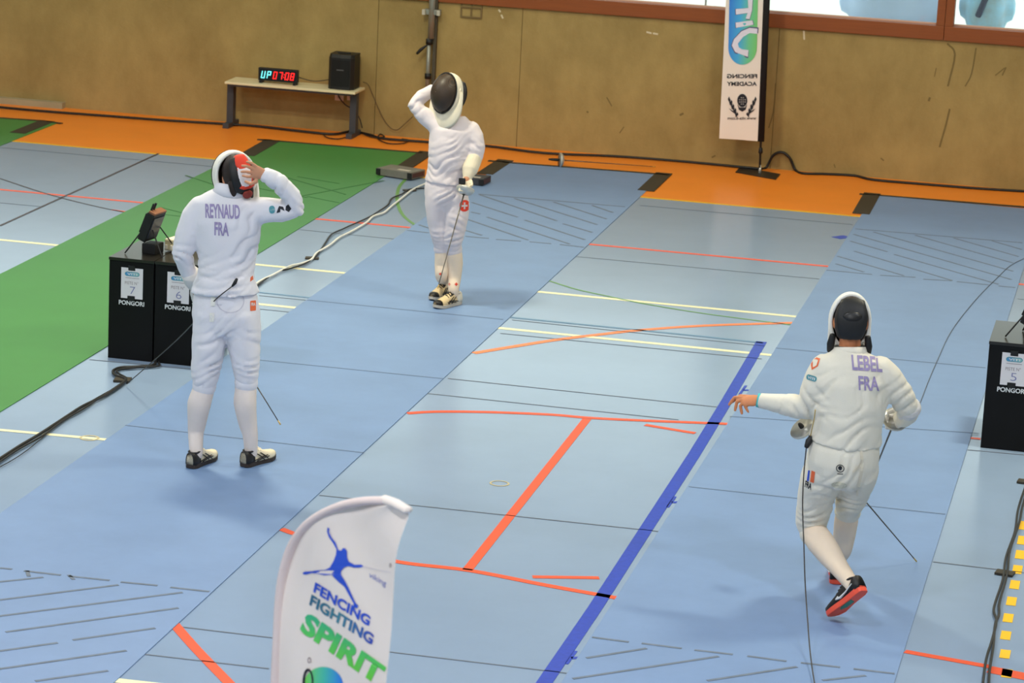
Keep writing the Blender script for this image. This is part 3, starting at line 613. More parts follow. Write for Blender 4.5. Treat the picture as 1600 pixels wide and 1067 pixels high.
# ------------------------------------------------------------------ cables
def cable(label, pxs, r, m, z=None, name='cable', n=5, cat='cable'):
    P = [G(p[0], p[1], p[2] if len(p) > 2 else r+0.008) for p in pxs]
    for p in P: p.y = min(p.y, YW-(0.10 if p.x < -10.3 else 0.03)-r)
    o = tube(name, P, r, m, None, 6, True, n); return tag(o, label, cat)
cable('black cable running along the foot of the wall, left part', [(-20, 165.5), (60, 173), (180, 182), (260, 188), (350, 193.5), (400, 197), (470, 205), (520, 209.5), (560, 200), (580, 211), (600, 216.5), (670, 222), (760, 228), (850, 239), (960, 244), (1060, 251.5), (1160, 261), (1190, 264)], 0.012, M_CABLE)
pr = [(G(x, y, 0.012) if z is None else AY(x, y, YW-0.03)) for x, y, z in ((1186, 264, None), (1197, 262, 1), (1208, 243, 1), (1222, 238, 1), (1234, 247, 1), (1243, 266, 1), (1256, 271, None), (1290, 272, None), (1335, 274.5, None), (1365, 281, None), (1440, 287.5, None), (1535, 295, None), (1620, 300, None))]
for p in pr: p.y = min(p.y, YW-0.02); p.z = max(p.z, 0.012)
tag(tube('cable', pr, 0.013, M_CABLE), 'black cable arching beside the wall banner base and running right', 'cable')
cable('loose black cable coiled on the orange floor right of the bench', [(504, 209), (512, 215), (530, 217), (550, 211), (566, 205), (580, 214), (600, 214), (605, 205), (597, 208), (590, 216), (606, 224), (630, 224), (638, 219), (628, 217)], 0.006, M_CABLE)
_pg = [AY(x, y, YW-0.04) for x, y in ((567, 128), (575, 132), (583, 150), (596, 180), (608, 198), (620, 203), (632, 194), (645, 182))]
tag(tube('cable', _pg, 0.004, mat('brown_cable', (84, 66, 44), 0.6)), 'thin cable drooping down the wall from the bench', 'cable')
_pg = [AY(x, y, YW-0.04) for x, y in ((527, 138), (530, 152), (540, 164), (553, 172), (562, 186), (566, 200))]
tag(tube('cable', _pg, 0.006, M_CABLE), 'black cable dropping from bench underside past the wall sockets', 'cable')
_pg = [V((cc.x+FX/2, cc.y+0.02, cc.z-0.01)), V((cc.x+FX/2+0.15, cc.y+0.03, cc.z-0.035)), V((sk.x-0.12, cc.y+0.08, cc.z-0.01))]
tag(tube('cable', _pg, 0.004, M_CABLE), 'thin lead between the digital clock and the loudspeaker', 'cable')
cable('white cable running along the blue mat from far fencer to left fencer', [(672, 284), (655, 291), (642, 298), (632, 306), (612, 322), (600, 332), (583, 338), (572, 348), (548, 362), (530, 371), (515, 383), (495, 395), (487, 405), (470, 412), (455, 415), (440, 422), (425, 430), (408, 438), (395, 447), (370, 462)], 0.009, M_CABLEW)
cabt = cable('black cable twisted alongside the white cable', [(664, 294), (640, 296), (628, 303), (612, 310), (606, 320), (590, 331), (575, 340), (548, 352), (535, 358), (518, 366), (508, 380), (500, 392), (490, 403), (474, 413), (452, 420), (436, 424), (415, 436), (397, 450), (372, 466)], 0.007, M_CABLE)
for x0, y0, x1, y1 in ((632, 299, 648, 298), (477, 404, 498, 405)):
    strip('black_tape', [(x0, y0), (x1, y1)], 0.07, 0.012, M_TAPE, cabt, h=0.010)
cable('pair of black cables from twin cabinets, thicker strand', [(243, 562), (240, 570), (215, 573), (190, 574), (177, 579), (180, 586), (192, 590), (195, 596), (165, 617), (130, 634), (105, 650), (62, 678), (30, 697), (-10, 723)], 0.010, M_CABLE)
cab2 = cable('pair of black cables from twin cabinets, thinner strand', [(248, 566), (247, 572), (215, 574), (188, 577), (182, 580), (188, 585), (197, 591), (188, 600), (158, 620), (128, 640), (100, 656), (66, 681), (25, 704), (-10, 728)], 0.007, M_CABLE)
strip('black_tape', [(179, 594.5), (204, 596)], 0.10, 0.016, M_TAPE, cab2, h=0.014)
cable('thin black wire on the floor below the left cable pair', [(190, 600), (150, 622), (100, 652), (66, 684), (30, 712), (-10, 735)], 0.003, M_CABLE, name='wire')
cr1 = cable('twisted black cable beside yellow squares at right, left strand', [(1612, 735), (1597, 775), (1590, 800), (1586, 830), (1572, 870), (1567, 905), (1553, 950), (1557, 970), (1550, 1000), (1541, 1030), (1535, 1075)], 0.007, M_CABLE)
cr2 = cable('twisted black cable beside yellow squares at right, right strand', [(1612, 740), (1598, 790), (1593, 815), (1578, 860), (1574, 895), (1562, 940), (1561, 960), (1555, 975), (1552, 1010), (1546, 1050), (1545, 1080)], 0.007, M_CABLE)
strip('black_tape', [(1556, 895), (1584, 899.5)], 0.075, 0.014, M_TAPE, cr1, h=0.012); strip('black_tape', [(1590, 753), (1612, 756)], 0.075, 0.014, M_TAPE, cr1, h=0.012)
cable('thin reel wire trailing along the right blue mat', [(1612, 398), (1580, 414), (1560, 432), (1530, 462), (1500, 498), (1482, 525), (1468, 555), (1452, 592), (1438, 628), (1424, 660)], 0.0024, mat('grey_wire', (86, 92, 100), 0.5), name='wire')

# ------------------------------------------------------------------ fencers
def person(foot_px, label):
    base = G(*foot_px, .0075)
    t = thing('fencer', base, label, 'person'); return t, base
def body_part(name, lofts, vox, m, parent, smooth=4, folds=(), amp=0.0, nscale=9.0, extra=None):
    bm = bmesh.new()
    for l in lofts: loft(bm, *l)
    if extra: extra(bm)
    me = remesh(bm, vox, smooth, folds, amp, nscale); return newobj(name, me, m, parent, True)
def slim(l, k=0.86):
    pts, rr, side = l[0], l[1], (l[2] if len(l) > 2 else None)
    return (pts, [(r*k if isinstance(r, (int, float)) else (r[0]*k, r[1]*k)) for r in rr], side)
def hand(bm, wrist, palm, knuck_l, knuck_r, tips, thumb, flat_n, k=1.0):
    """palm slab between wrist and knuckle line, four bent fingers, side thumb"""
    kl, kr = V(knuck_l), V(knuck_r); mid = (kl+kr)/2; ax = (kr-kl).normalized(); w = (kr-kl).length/2+0.006*k
    loft(bm, [V(wrist), V(wrist).lerp(mid, 0.35), V(wrist).lerp(mid, 0.75), mid], [(0.026*k, 0.019*k), (0.034*k, 0.018*k), (w, 0.016*k), (w*0.96, 0.011*k)], ax, 16)
    for i, (m_, t_) in enumerate(tips):
        b = kl.lerp(kr, (i+0.0)/3); r = (0.0092, 0.0096, 0.0092, 0.008)[i]*k
        back = (V(wrist)-b).normalized()*0.02*k
        loft(bm, [b+back, b, V(m_), V(m_).lerp(V(t_), 0.6), V(t_)], [r, r*1.05, r, r*0.92, r*0.75], None, 10)
    b, m_, t_ = thumb; loft(bm, [V(b), V(m_), V(t_)], [0.014*k, 0.011*k, 0.0085*k], None, 10)
def frame_from(f, up):
    f = V(f).normalized(); u = (V(up)-f*V(up).dot(f)).normalized(); r = f.cross(u).normalized(); return f, u, r
def head_lofts(bm, c, f, u, r, neck):
    ellipsoid(bm, c+f*0.005, (r, f, u), (0.074, 0.094, 0.115), 24, 16)
    ellipsoid(bm, c+f*0.045-u*0.055, (r, f, u), (0.056, 0.056, 0.062))
    ellipsoid(bm, c+f*0.102-u*0.012, (r, f, u), (0.014, 0.018, 0.026))          # nose
    ellipsoid(bm, c+f*0.094-u*0.058, (r, f, u), (0.024, 0.012, 0.010))          # lips
    for s in (-1, 1):
        ellipsoid(bm, c+r*s*0.032+f*0.088+u*0.012, (r, f, u), (0.015, 0.010, 0.009))   # eyelids
        ellipsoid(bm, c+r*s*0.078-f*0.004-u*0.008, (r, f, u), (0.010, 0.020, 0.032))   # ears
    loft(bm, [neck, neck.lerp(c-u*0.05-f*0.015, 0.6), c-u*0.04-f*0.015], [0.058, 0.054, 0.055])
def mask(parent, c, f, u, r, sx=0.112, sy=0.135, sz=0.148, th0=72, th1=108, bib=0.14, bibspan=112, m_trim=None, m_bib=None, label=None, flare=0.0, full=3, m_pipe=None):
    m_trim = m_trim or M_BIB; m_bib = m_bib or M_CREAM
    root = bpy.data.objects.new('mask', None); COL.objects.link(root); root.parent = parent; root.matrix_parent_inverse = WM(parent).inverted(); root.location = c
    if label: root['label'] = label
    def pt(th, ph, k=1.0):
        a, b = math.radians(th), math.radians(ph)
        s = math.sin(a)
        return c+(r*(sx*s*math.cos(b))+u*(sz*s*math.sin(b))+f*(sy*math.cos(a)))*k
    n = 40
    def shell(ths, k0, k1):
        bm = bmesh.new()
        out = [[bm.verts.new(pt(t, 360*q/n, k0)) for q in range(n)] for t in ths]
        inn = [[bm.verts.new(pt(t, 360*q/n, k1)) for q in range(n)] for t in ths]
        for g, fl in ((out, 0), (inn, 1)):
            for a, b in zip(g, g[1:]):
                for q in range(n): bm.faces.new([a[q], a[(q+1) % n], b[(q+1) % n], b[q]])
        for a, b in ((out[-1], inn[-1]), (out[0], inn[0])):
            for q in range(n): bm.faces.new([a[q], b[q], b[(q+1) % n], a[(q+1) % n]])
        return bm
    obj('mesh_front', shell([0.3, 4, 10, 20, 30, 40, 50, 60, 68, th0], 1.0, 0.97), M_MESH, root, True)
    ths = [th0-3+(th1-th0+3)*i/6 for i in range(7)]
    obj('padded_rim', shell(ths, 1.035, 0.93), m_trim, root, True)
    bm = bmesh.new()
    loft(bm, [pt(th0-2, 360*q/n, 1.03) for q in range(n)]+[pt(th0-2, 0, 1.03)], [0.005]*(n+1), seg=8, dome=False); obj('rim_piping', bm, m_pipe or M_BLACK, root, True)
    # bib: hangs from the lower rim, from side to side
    bm = bmesh.new(); g = []
    for j in range(7):
        t = j/6; row = []
        for q in range(33):
            ph = 270-bibspan+2*bibspan*q/32
            e = abs(ph-270)/bibspan; e = max(0, 1-e**full)
            p = pt(th0+(th1-th0)*0.5*max(0, abs(ph-270)/bibspan), ph, 1.04)
            p = p-u*(bib*t*(0.35+0.65*e))-f*(0.015*t*e)+(r*math.cos(math.radians(ph)))*(flare*t)+f*0.012*math.sin(t*3.14)
            row.append(p)
        g.append(row)
    A = [[bm.verts.new(p) for p in row] for row in g]
    B = [[bm.verts.new(p+(c-u*0.06-p).normalized()*0.012) for p in row] for row in g]
    for M_ in (A, B):
        for a, b in zip(M_, M_[1:]):
            for q in range(32): bm.faces.new([a[q], a[q+1], b[q+1], b[q]])
    for j in range(6):
        for q in (0, 32): bm.faces.new([A[j][q], A[j+1][q], B[j+1][q], B[j][q]])
    for q in range(32):
        for j in (0, 6): bm.faces.new([A[j][q], A[j][q+1], B[j][q+1], B[j][q]])
    obj('bib', bm, m_bib, root, True)
    return root, pt
def strap(mask_root, c, f, u, r, w, z0, z1, m, depth=0.105, name='back_strap', k=1.0):
    """padded tongue over the back of the head"""
    bm = bmesh.new(); pts = []; n = 9
    for i in range(n):
        z = z0+(z1-z0)*i/(n-1); d = depth*math.sqrt(max(0.05, 1-(z/0.15)**2)); pts.append(c+u*z-f*d)
    loft(bm, pts, [(w*(0.75+0.25*math.sin(3.14*i/(n-1))), 0.012) for i in range(n)], r, 16); return obj(name, bm, m, mask_root, True)
def hair(parent, c, f, u, r, low=-0.09, m=None):
    bm = bmesh.new(); ellipsoid(bm, c-f*0.01+u*0.006, (r, f, u), (0.084, 0.106, 0.124), 28, 18)
    for v in list(bm.verts):
        q = v.co-c
        if q.dot(f) > 0.045: v.co -= f*(q.dot(f)-0.045)*0.95
        if q.dot(u) < low: v.co += u*(low-q.dot(u))*0.9
        v.co += (v.co-c).normalized()*0.004*noise.noise(v.co*60)
    return obj('hair', bm, m or M_HAIR, parent, True)
def shoe(parent, heel, toe, updir, L_=0.29, pal=('white', 'black'), k=1.0):
    """trainer: sole, upper, heel counter, toe cap, tongue, laces and side stripes"""
    heel, toe = V(heel), V(toe); X = (toe-heel).normalized(); U = (V(updir)-X*V(updir).dot(X)).normalized(); Y = U.cross(X)
    root = bpy.data.objects.new('shoe', None); COL.objects.link(root); root.parent = parent; root.matrix_parent_inverse = WM(parent).inverted(); root.location = heel
    P = lambda x, y, z: heel+X*(x*L_)+Y*y+U*z
    wid = [(0, .020), (.03, .030), (.12, .036), (.3, .035), (.45, .036), (.62, .044), (.75, .047), (.88, .040), (.96, .026), (1.0, .010)]
    bm = bmesh.new(); outl = [(x, w) for x, w in wid]+[(x, -w) for x, w in reversed(wid)]
    lift = lambda x: 0.012*max(0, (x-0.72)/0.28)**2+0.004*max(0, (0.1-x)/0.1)
    a = [bm.verts.new(P(x, y, lift(x))) for x, y in outl]; b = [bm.verts.new(P(x, y*1.04, lift(x)+0.026-0.006*x)) for x, y in outl]; n = len(a)
    bm.faces.new(a); bm.faces.new(list(reversed(b)))
    for i in range(n): bm.faces.new([a[i], b[i], b[(i+1) % n], a[(i+1) % n]])
    sole = obj('sole', bm, pal['sole'], root)
    if 'outsole' in pal:
        bm = bmesh.new(); a = [P(x, y*0.97, lift(x)-0.003) for x, y in outl]; prism(bm, a, U*0.004); obj('outsole', bm, pal['outsole'], root)
        bm = bmesh.new(); a = [P(x, y, lift(x)-0.005) for x, y in ((.3, .02), (.42, .026), (.58, .028), (.66, .01), (.56, -.012), (.36, -.014))]; prism(bm, a, U*0.003); obj('shank_patch', bm, pal['shank'], root)
    def sect(x, w, h, z0, m=14):
        out = []
        for q in range(m+1):
            t = math.pi*q/m; cx = math.cos(t); sx_ = math.sin(t)
            out.append(P(x, w*(abs(cx)**0.7)*(1 if cx > 0 else -1), z0+h*(sx_**0.75)))
        return out
    up = [(0.0, .022, .062), (.03, .031, .070), (.12, .034, .068), (.24, .034, .066), (.36, .035, .078), (.48, .037, .068), (.6, .042, .054), (.72, .045, .044), (.84, .041, .037), (.93, .030, .028), (.985, .014, .016)]
    def upper(i0, i1, m, nm, g=0.0):
        bm = bmesh.new(); R_ = []
        for x, w, h in up[i0:i1]: R_.append([bm.verts.new(p) for p in sect(x, w+g, h+g, 0.020+lift(x))])
        for a, b in zip(R_, R_[1:]):
            for q in range(len(a)-1): bm.faces.new([a[q], a[q+1], b[q+1], b[q]])
            bm.faces.new([a[0], b[0], b[-1], a[-1]])
        bm.faces.new(R_[0]); bm.faces.new(list(reversed(R_[-1]))); return obj(nm, bm, m, root, True)
    upper(0, 11, pal['upper'], 'upper'); upper(0, 4, pal['heel'], 'heel_counter', 0.0025); upper(9 if 'saddle' not in pal else 8, 11, pal['toe'], 'toe_cap', 0.002)
    if 'saddle' in pal:
        bm = bmesh.new(); loft(bm, [P(.33, 0, .088), P(.42, 0, .080), P(.52, 0, .070), P(.62, 0, .058)], [(.026, .012), (.028, .012), (.028, .010), (.022, .008)], Y, 12); obj('lace_panel', bm, pal['saddle'], root, True)
    bm = bmesh.new(); loft(bm, [P(.30, 0, .088), P(.33, 0, .105), P(.345, 0, .118)], [(.026, .008), (.026, .008), (.022, .006)], Y, 12); obj('tongue', bm, pal['tongue'], root, True)
    for x, z in ((.40, .098), (.47, .091), (.54, .081)):
        bm = bmesh.new(); loft(bm, [P(x-.02, -.026, z-.012), P(x, 0, z+.004), P(x+.02, .026, z-.012)], [.004]*3, seg=6); obj('lace', bm, pal['lace'], root, True)
    for s in (-1, 1):
        if 'swoosh' in pal:
            bm = bmesh.new(); loft(bm, [P(.10, s*.039, .056), P(.3, s*.041, .040), P(.46, s*.042, .033), P(.56, s*.044, .040), P(.50, s*.043, .046)], [.002, .004, .007, .006, .003], seg=8); obj('side_mark', bm, pal['swoosh'], root, True)
        else:
            for x0, z0, x1, z1 in ((.30, .070, .50, .028), (.40, .072, .62, .028), (.22, .034, .60, .050), (.30, .028, .66, .040)):
                bm = bmesh.new(); loft(bm, [P(x0, s*.037, z0), P((x0+x1)/2, s*.041, (z0+z1)/2+.003), P(x1, s*.045, z1)], [.003]*3, seg=6); obj('side_mark', bm, pal['mark'], root, True)
    bm = bmesh.new(); loft(bm, [P(.05, 0, .088), P(.12, .028, .09), P(.26, .030, .094), P(.33, .018, .108), P(.33, -.018, .108), P(.26, -.030, .094), P(.12, -.028, .09), P(.05, 0, .088)], [.006]*8, seg=8, dome=False); obj('ankle_collar', bm, pal['heel'], root, True)
    return root
W_SH = dict(sole=mat('shoe_sole_grey', (150, 138, 122), 0.6), upper=mat('shoe_cream', (234, 220, 190), 0.6), heel=mat('shoe_black', (30, 26, 25), 0.45), toe=mat('shoe_cream', (0, 0, 0)), tongue=mat('shoe_black', (0, 0, 0)), lace=M_CREAM, mark=mat('shoe_black', (0, 0, 0)))
W_SH1 = dict(W_SH); W_SH1['sole'] = mat('shoe_sole_dark', (58, 48, 42), 0.6)
W_SH2 = dict(W_SH, saddle=mat('shoe_black', (0, 0, 0))); W_SH2.update(sole=mat('shoe_sole_pale', (196, 186, 172), 0.6), toe=mat('shoe_black', (0, 0, 0)), lace=mat('shoe_black', (0, 0, 0)), upper=mat('shoe_sand', (222, 196, 152), 0.6), heel=mat('shoe_pale', (224, 214, 196), 0.6))
W_SH3 = dict(sole=mat('shoe_coral', (250, 92, 66), 0.5), outsole=mat('shoe_coral', (0, 0, 0)), shank=mat('shoe_green', (44, 128, 104), 0.5), upper=mat('shoe_black', (0, 0, 0)), heel=mat('shoe_black', (0, 0, 0)), toe=mat('shoe_black', (0, 0, 0)), tongue=mat('shoe_black', (0, 0, 0)), lace=mat('shoe_dark_lace', (44, 44, 48), 0.6), swoosh=M_WHITEP)

def epee(guard, tip, label, grip=0.105, r=0.0675, bladelen=None, sag=0.0, depth=0.042):
    guard, tip = V(guard), V(tip); A = (tip-guard).normalized()
    t = thing('epee', guard, label, 'epee')
    bm = bmesh.new(); lathe(bm, guard, A, [(-0.004, r), (0.004, r), (0.014, r*0.93), (0.026, r*0.75), (depth-0.006, r*0.4), (depth, 0.012), (depth-0.003, 0.010), (0.022, r*0.72), (0.010, r*0.88), (0.000, r*0.95), (-0.004, r*0.96)], 32)
    obj('bell_guard', bm, M_STEEL, t, True)
    bm = bmesh.new(); lathe(bm, guard+A*0.018, A, [(0, 0.012), (0, r*0.72), (0.003, r*0.7), (0.006, 0.012)], 24); obj('guard_pad', bm, M_CREAM, t, True)
    bm = bmesh.new(); loft(bm, [guard+A*0.02, guard-A*grip*.3, guard-A*grip*.65, guard-A*grip], [0.011, 0.014, 0.013, 0.009], seg=10); obj('grip', bm, M_BLACK, t, True)
    n = A.orthogonal().normalized(); m = guard.lerp(tip, 0.5)-UP*sag
    bm = bmesh.new(); loft(bm, [guard+A*depth, (guard+A*depth).lerp(m, 0.5)-UP*sag*0.3, m, m.lerp(tip, 0.5)+UP*sag*0.2, tip-A*0.02], [0.0055, 0.005, 0.0042, 0.0036, 0.003], seg=8, dome=False); obj('blade', bm, M_BLADE, t, True)
    bm = bmesh.new(); loft(bm, [tip-A*0.025, tip], [0.004, 0.0045], seg=8); obj('point', bm, M_BRASS, t, True)
    return t

# ================================================= left fencer, seen from behind
f1, B1 = person((357, 725), 'fencer with name REYNAUD seen from behind, hand raised to the back of the mask')
J = lambda x, y, d=0.0: PL(x, y, B1, d)
torso = ([J(357, 298), J(356, 306), J(355, 317), J(353, 345), J(355, 375, .01), J(355, 403, .01), J(353, 430), J(352, 450), J(352, 457)],
         [(.085, .075), (.135, .085), (.19, .105), (.203, .125), (.186, .127), (.164, .118), (.162, .120), (.188, .138), (.197, .146)], HR, 28, False)
larm = ([J(318, 322), J(303, 340), J(292, 368, -.01), J(285, 397, .0), J(290, 415, .04), J(299, 436, .09)], [.075, .074, .066, .060, .053, .047])
rarm = ([J(392, 330), J(414, 328, -.01), J(440, 329, -.02), J(462, 325, -.03), J(456, 306, -.06), J(434, 284, -.10), J(414, 273, -.12)], [.082, .074, .068, .060, .056, .052, .043])
DG = lambda a, b: (V(b)-V(a)).normalized()
folds1 = [(J(470, 322, -.1), .10, DG(J(440, 329), J(470, 300)), .045, 0.0108), (J(430, 300, -.15), .09, DG(J(412, 272), J(440, 300)), .045, 0.0108), (J(350, 425, -.1), .16, DG(J(330, 400), J(352, 440)), .075, 0.0108),
          (J(384, 400, -.1), .13, DG(J(360, 380), J(385, 420)), .07, 0.0126), (J(288, 400, -.05), .09, DG(J(290, 370), J(284, 420)), .05, 0.0144), (J(395, 345, -.1), .08, DG(J(380, 340), J(405, 350)), .05, 0.0108), (J(345, 450, -.1), .15, DG(J(345, 430), J(347, 460)), .05, 0.0072)]
jk1 = body_part('jacket', [torso, larm, rarm], 0.011, M_CLOTH, f1, 5, folds1, 0.006, 9)
bm = bmesh.new(); loft(bm, [J(358, 305), J(359, 296), J(360, 288, .005)], [(.105, .085), (.088, .078), (.082, .074)], HR, 28, dome=False); obj('collar', bm, M_CLOTH, f1, True)
tr1 = bvh(jk1)
text('lettering', 'REYNAUD', pxmap((321, 340.5), (375, 342.5), (320.5, 318), tr1), M_LILAC, jk1, 0.03, 0.06)
text('lettering', 'FRA', pxmap((335, 367.5), (357.5, 369), (335, 346.5), tr1), M_LILAC, jk1, 0.03, 0.1)
shape('sleeve_badge', [pill(0, 0, 1, 1, (.4, .4))], pxmap((421, 334), (430, 333), (420, 322), tr1), M_TEALP, jk1, 0.2)
shape('sleeve_print', [[(0, 0), (.25, .1), (.3, .5), (.55, .2), (.5, .75), (.25, .9), (.15, .6)], [(.6, .3), (.8, 0), (1, .4), (.85, 1), (.68, .8)]], pxmap((432, 333), (456, 331), (430, 321), tr1), M_BLKP, jk1, 0.2)
text('sleeve_print', 'VITI', pxmap((422, 330), (429, 329.5), (422, 326), tr1), M_WHITEP, jk1, 0.02, 0.3)
pelvis = ([J(351, 447), J(352, 468), J(353, 488), J(354, 506)], [(.168, .112), (.188, .125), (.198, .135), (.185, .125)], HR)
ll = ([J(330, 488), J(328, 515), J(325, 545), J(322, 572), J(321, 592), J(320, 603)], [(.10, .12), (.098, .11), (.094, .10), (.088, .092), (.074, .078), (.062, .066)], HR)
rl = ([J(378, 488), J(380, 515), J(382, 545), J(384, 570), J(385, 588), J(385, 598)], [(.104, .12), (.102, .11), (.092, .10), (.08, .09), (.07, .076), (.06, .066)], HR)
fb1 = [(J(325, 585, -.08), .11, DG(J(305, 570), J(325, 600)), .05, 0.0144), (J(385, 580, -.08), .11, DG(J(400, 565), J(385, 598)), .05, 0.0144), (J(352, 512, -.1), .1, DG(J(340, 500), J(360, 520)), .05, 0.0126), (J(330, 540, -.1), .12, DG(J(310, 530), J(325, 560)), .08, 0.0108), (J(390, 535, -.1), .12, DG(J(400, 520), J(385, 550)), .08, 0.0108)]
br1 = body_part('breeches', [pelvis, ll, rl], 0.011, M_CLOTH, f1, 5, fb1, 0.006, 9)
trb = bvh(br1)
shape('red_patch', [pill(0, 0, 1, 1, (.15, .1))], pxmap((391, 486), (400, 485), (391, 470), trb), M_ORP, br1, .3)
text('lettering', 'FRA', pxmap((392.5, 478), (399, 477.5), (392.5, 473), trb, .005), M_WHITEP, br1, .03, .3)
shape('pocket_seam', [circ(0, 0, 1, 1, 28), circ(0, 0, .93, .93, 28)], pxmap((360, 470), (382, 470), (360, 451), trb), mat('seam_shadow_thread', (206, 202, 212), 0.8), br1, .2)
for x0, y0, x1, y1 in ((329, 456, 336, 478), (327, 489, 334, 503)):
    shape('strap_tail', RECT, pxmap((x0, y1), (x1, y1), (x0+1, y0), trb, .006), M_BIB, f1, .3)
shape('red_mark', [[(0, 0), (1, .2), (.8, 1), (.1, .8)]], pxmap((391, 440), (396, 438), (391, 432), tr1), M_ORP, jk1, .3)
def feet(bm, *fs):
    for h, d in fs: loft(bm, [h+d*0.05+UP*0.045, h+d*0.12+UP*0.045, h+d*0.21+UP*0.036], [(.022, .018), (.024, .016), (.022, .010)], UP.cross(d), 12); loft(bm, [h+d*0.07+UP*0.045, h+d*0.072+UP*0.085], [.018, .018], None, 12)
def ankle(h, d, u=UP): return [V(h)+V(d)*.075+V(u)*.125, V(h)+V(d)*.07+V(u)*.085, V(h)+V(d)*.075+V(u)*.05]
def socks(parent, legs, m):
    for pts, rr in legs:
        bm = bmesh.new(); loft(bm, crom(pts, 4), [x for a, b in zip(rr, rr[1:]) for x in [a+(b-a)*k/4 for k in range(4)]]+[rr[-1]], HR, 24); obj('sock', bm, m, parent, True)
h1, t1_ = G(299, 731, .0075), G(326, 719, .0075); h2, t2_ = G(383, 729, .0075), G(424, 716, .0075)
d1a, d1b = (t1_-h1).normalized(), (t2_-h2).normalized(); h1 -= d1a*.02; h2 -= d1b*.02
shoe(f1, h1, h1+d1a*.28, UP, 0.285, W_SH1); shoe(f1, h2, h2+d1b*.28, UP, 0.285, W_SH1)
s1l = ([J(320, 597), J(317, 612), J(311, 632, -.015), J(308, 658), J(306, 678)]+ankle(h1, d1a)[1:], [.062, .064, .068, .055, .045, .038, .032])
s1r = ([J(384, 594), J(384, 610), J(383, 630, -.015), J(387, 660), J(391, 680)]+ankle(h2, d1b)[1:], [.060, .063, .066, .054, .044, .038, .032])
socks(f1, [s1l, s1r], M_SOCK)
def cuffs(parent, legs, m):
    for p, q, r0, r1 in legs:
        bm = bmesh.new(); loft(bm, [p, V(p).lerp(q, .5), q], [r0, (r0+r1)/2+.003, r1], HR, 24); obj('breeches_cuff', bm, m, parent, True)
cuffs(f1, [(J(320, 596), J(318.5, 609), .067, .066), (J(385, 592), J(384.5, 604), .066, .065)], M_CLOTH)
c1 = J(370, 276, .02); F1 = (HF*0.90-HR*0.32-UP*0.12).normalized(); F1, U1, R1 = frame_from(F1, UP*0.97-HR*0.20)
def ex1(bm):
    head_lofts(bm, c1, F1, U1, R1, J(359, 302))
    K = lambda zx, zy, d=0.0: J(320+zx/8.9, 220+zy/8.9, d)
    hand(bm, K(850, 480, -.125), None, K(700, 345, -.15), K(655, 500, -.145), [(K(640, 305, -.16), K(580, 290, -.15)), (K(590, 355, -.165), K(515, 345, -.15)), (K(580, 430, -.165), K(505, 430, -.15)), (K(590, 500, -.16), K(520, 485, -.145))], (K(720, 560, -.14), K(640, 600, -.15), K(560, 565, -.135)), HF, 1.0)
    loft(bm, [J(300, 438, .09), J(304, 447, .11), J(308, 457, .14)], [.026, .03, .03])
def ex1b(bm): ex1(bm); feet(bm, (h1, d1a), (h2, d1b))
body_part('body', [slim(torso, .78), slim(larm), slim(rarm, .8), slim(pelvis), slim(ll), slim(rl), slim(s1l+(None,), .68), slim(s1r+(None,), .68)], 0.0045, M_SKIN, f1, 3, extra=ex1b)
hair(f1, c1, F1, U1, R1, -0.10)
bm = bmesh.new(); loft(bm, [c1-F1*.085-U1*.02-R1*.05, c1-F1*.085-U1*.07-R1*.052, c1-F1*.07-U1*.10-R1*.055], [(.028, .02), (.022, .016), (.008, .006)], R1, 12); loft(bm, [c1-F1*.09-U1*.05+R1*.03, c1-F1*.085-U1*.09+R1*.04, c1-F1*.065-U1*.125+R1*.05], [(.03, .02), (.022, .016), (.008, .006)], R1, 12); obj('hair', bm, M_HAIR, f1, True)
mk1, pt1 = mask(f1, c1+F1*0.055+U1*0.0, F1, U1, R1, .122, .14, .146, 74, 112, .13, 96, M_BIB, M_BIB, flare=0.0)
sp1 = strap(mk1, c1, F1, U1, R1, .062, .11, -.075, M_BLACK, .115)
strap(mk1, c1-R1*-.018, F1, U1, R1, .049, .11, -.056, M_REDP, .1185, 'strap_label')
lb1 = strap(mk1, c1-R1*-.018, F1, U1, R1, .042, .095, -.05, M_PAPER, .121, 'strap_label')
strap(mk1, c1-R1*-.018, F1, U1, R1, .043, .12, .05, M_REDP, .122, 'strap_label')
strap(mk1, c1-R1*-.018, F1, U1, R1, .048, -.045, -.062, M_REDP, .1205, 'strap_label')
strap(mk1, c1+R1*.02, F1, U1, R1, .03, -.085, -.115, mat('dull_red_cloth', (142, 54, 44), 0.8), .13, 'neck_pad')
def ring_gl(parent, pts, rr, name, m):
    return body_part(name, [(pts, rr)], 0.006, m, parent, 3, (), 0.003, 20)
# gauntlet glove of the left hand, closed on the grip
def glove(parent, wrist0, wrist1, hand_c, m, axis, side, k=1.0, cuff=None):
    axis = V(axis).normalized(); side = V(side).normalized(); dn = (V(hand_c)-V(wrist1)).normalized()
    def ex(bm):
        loft(bm, [V(wrist1), V(wrist1).lerp(V(hand_c), .6), V(hand_c)+dn*.02], [(.03*k, .024*k), (.042*k, .024*k), (.043*k, .02*k)], axis, 16)
        for i in range(4):
            b = V(hand_c)+axis*((i-1.5)*.021*k)+dn*.02
            loft(bm, [b, b+dn*.028*k+side*.012*k, b+dn*.026*k+side*.042*k, b-dn*.004*k+side*.05*k], [.0115*k, .0115*k, .0105*k, .009*k], None, 10)
        loft(bm, [V(wrist1).lerp(V(hand_c), .4)+axis*.035*k, V(hand_c)+axis*.05*k+side*.03*k, V(hand_c)+axis*.035*k+side*.055*k], [.013*k, .012*k, .010*k], None, 10)
    cf = cuff or (.056, .046)
    return body_part('glove', [([V(wrist0), V(wrist0).lerp(V(wrist1), .6), V(wrist1)], [cf[0], cf[1], .034*k])], 0.0045, m, parent, 3, (), 0.002, 25, extra=ex)
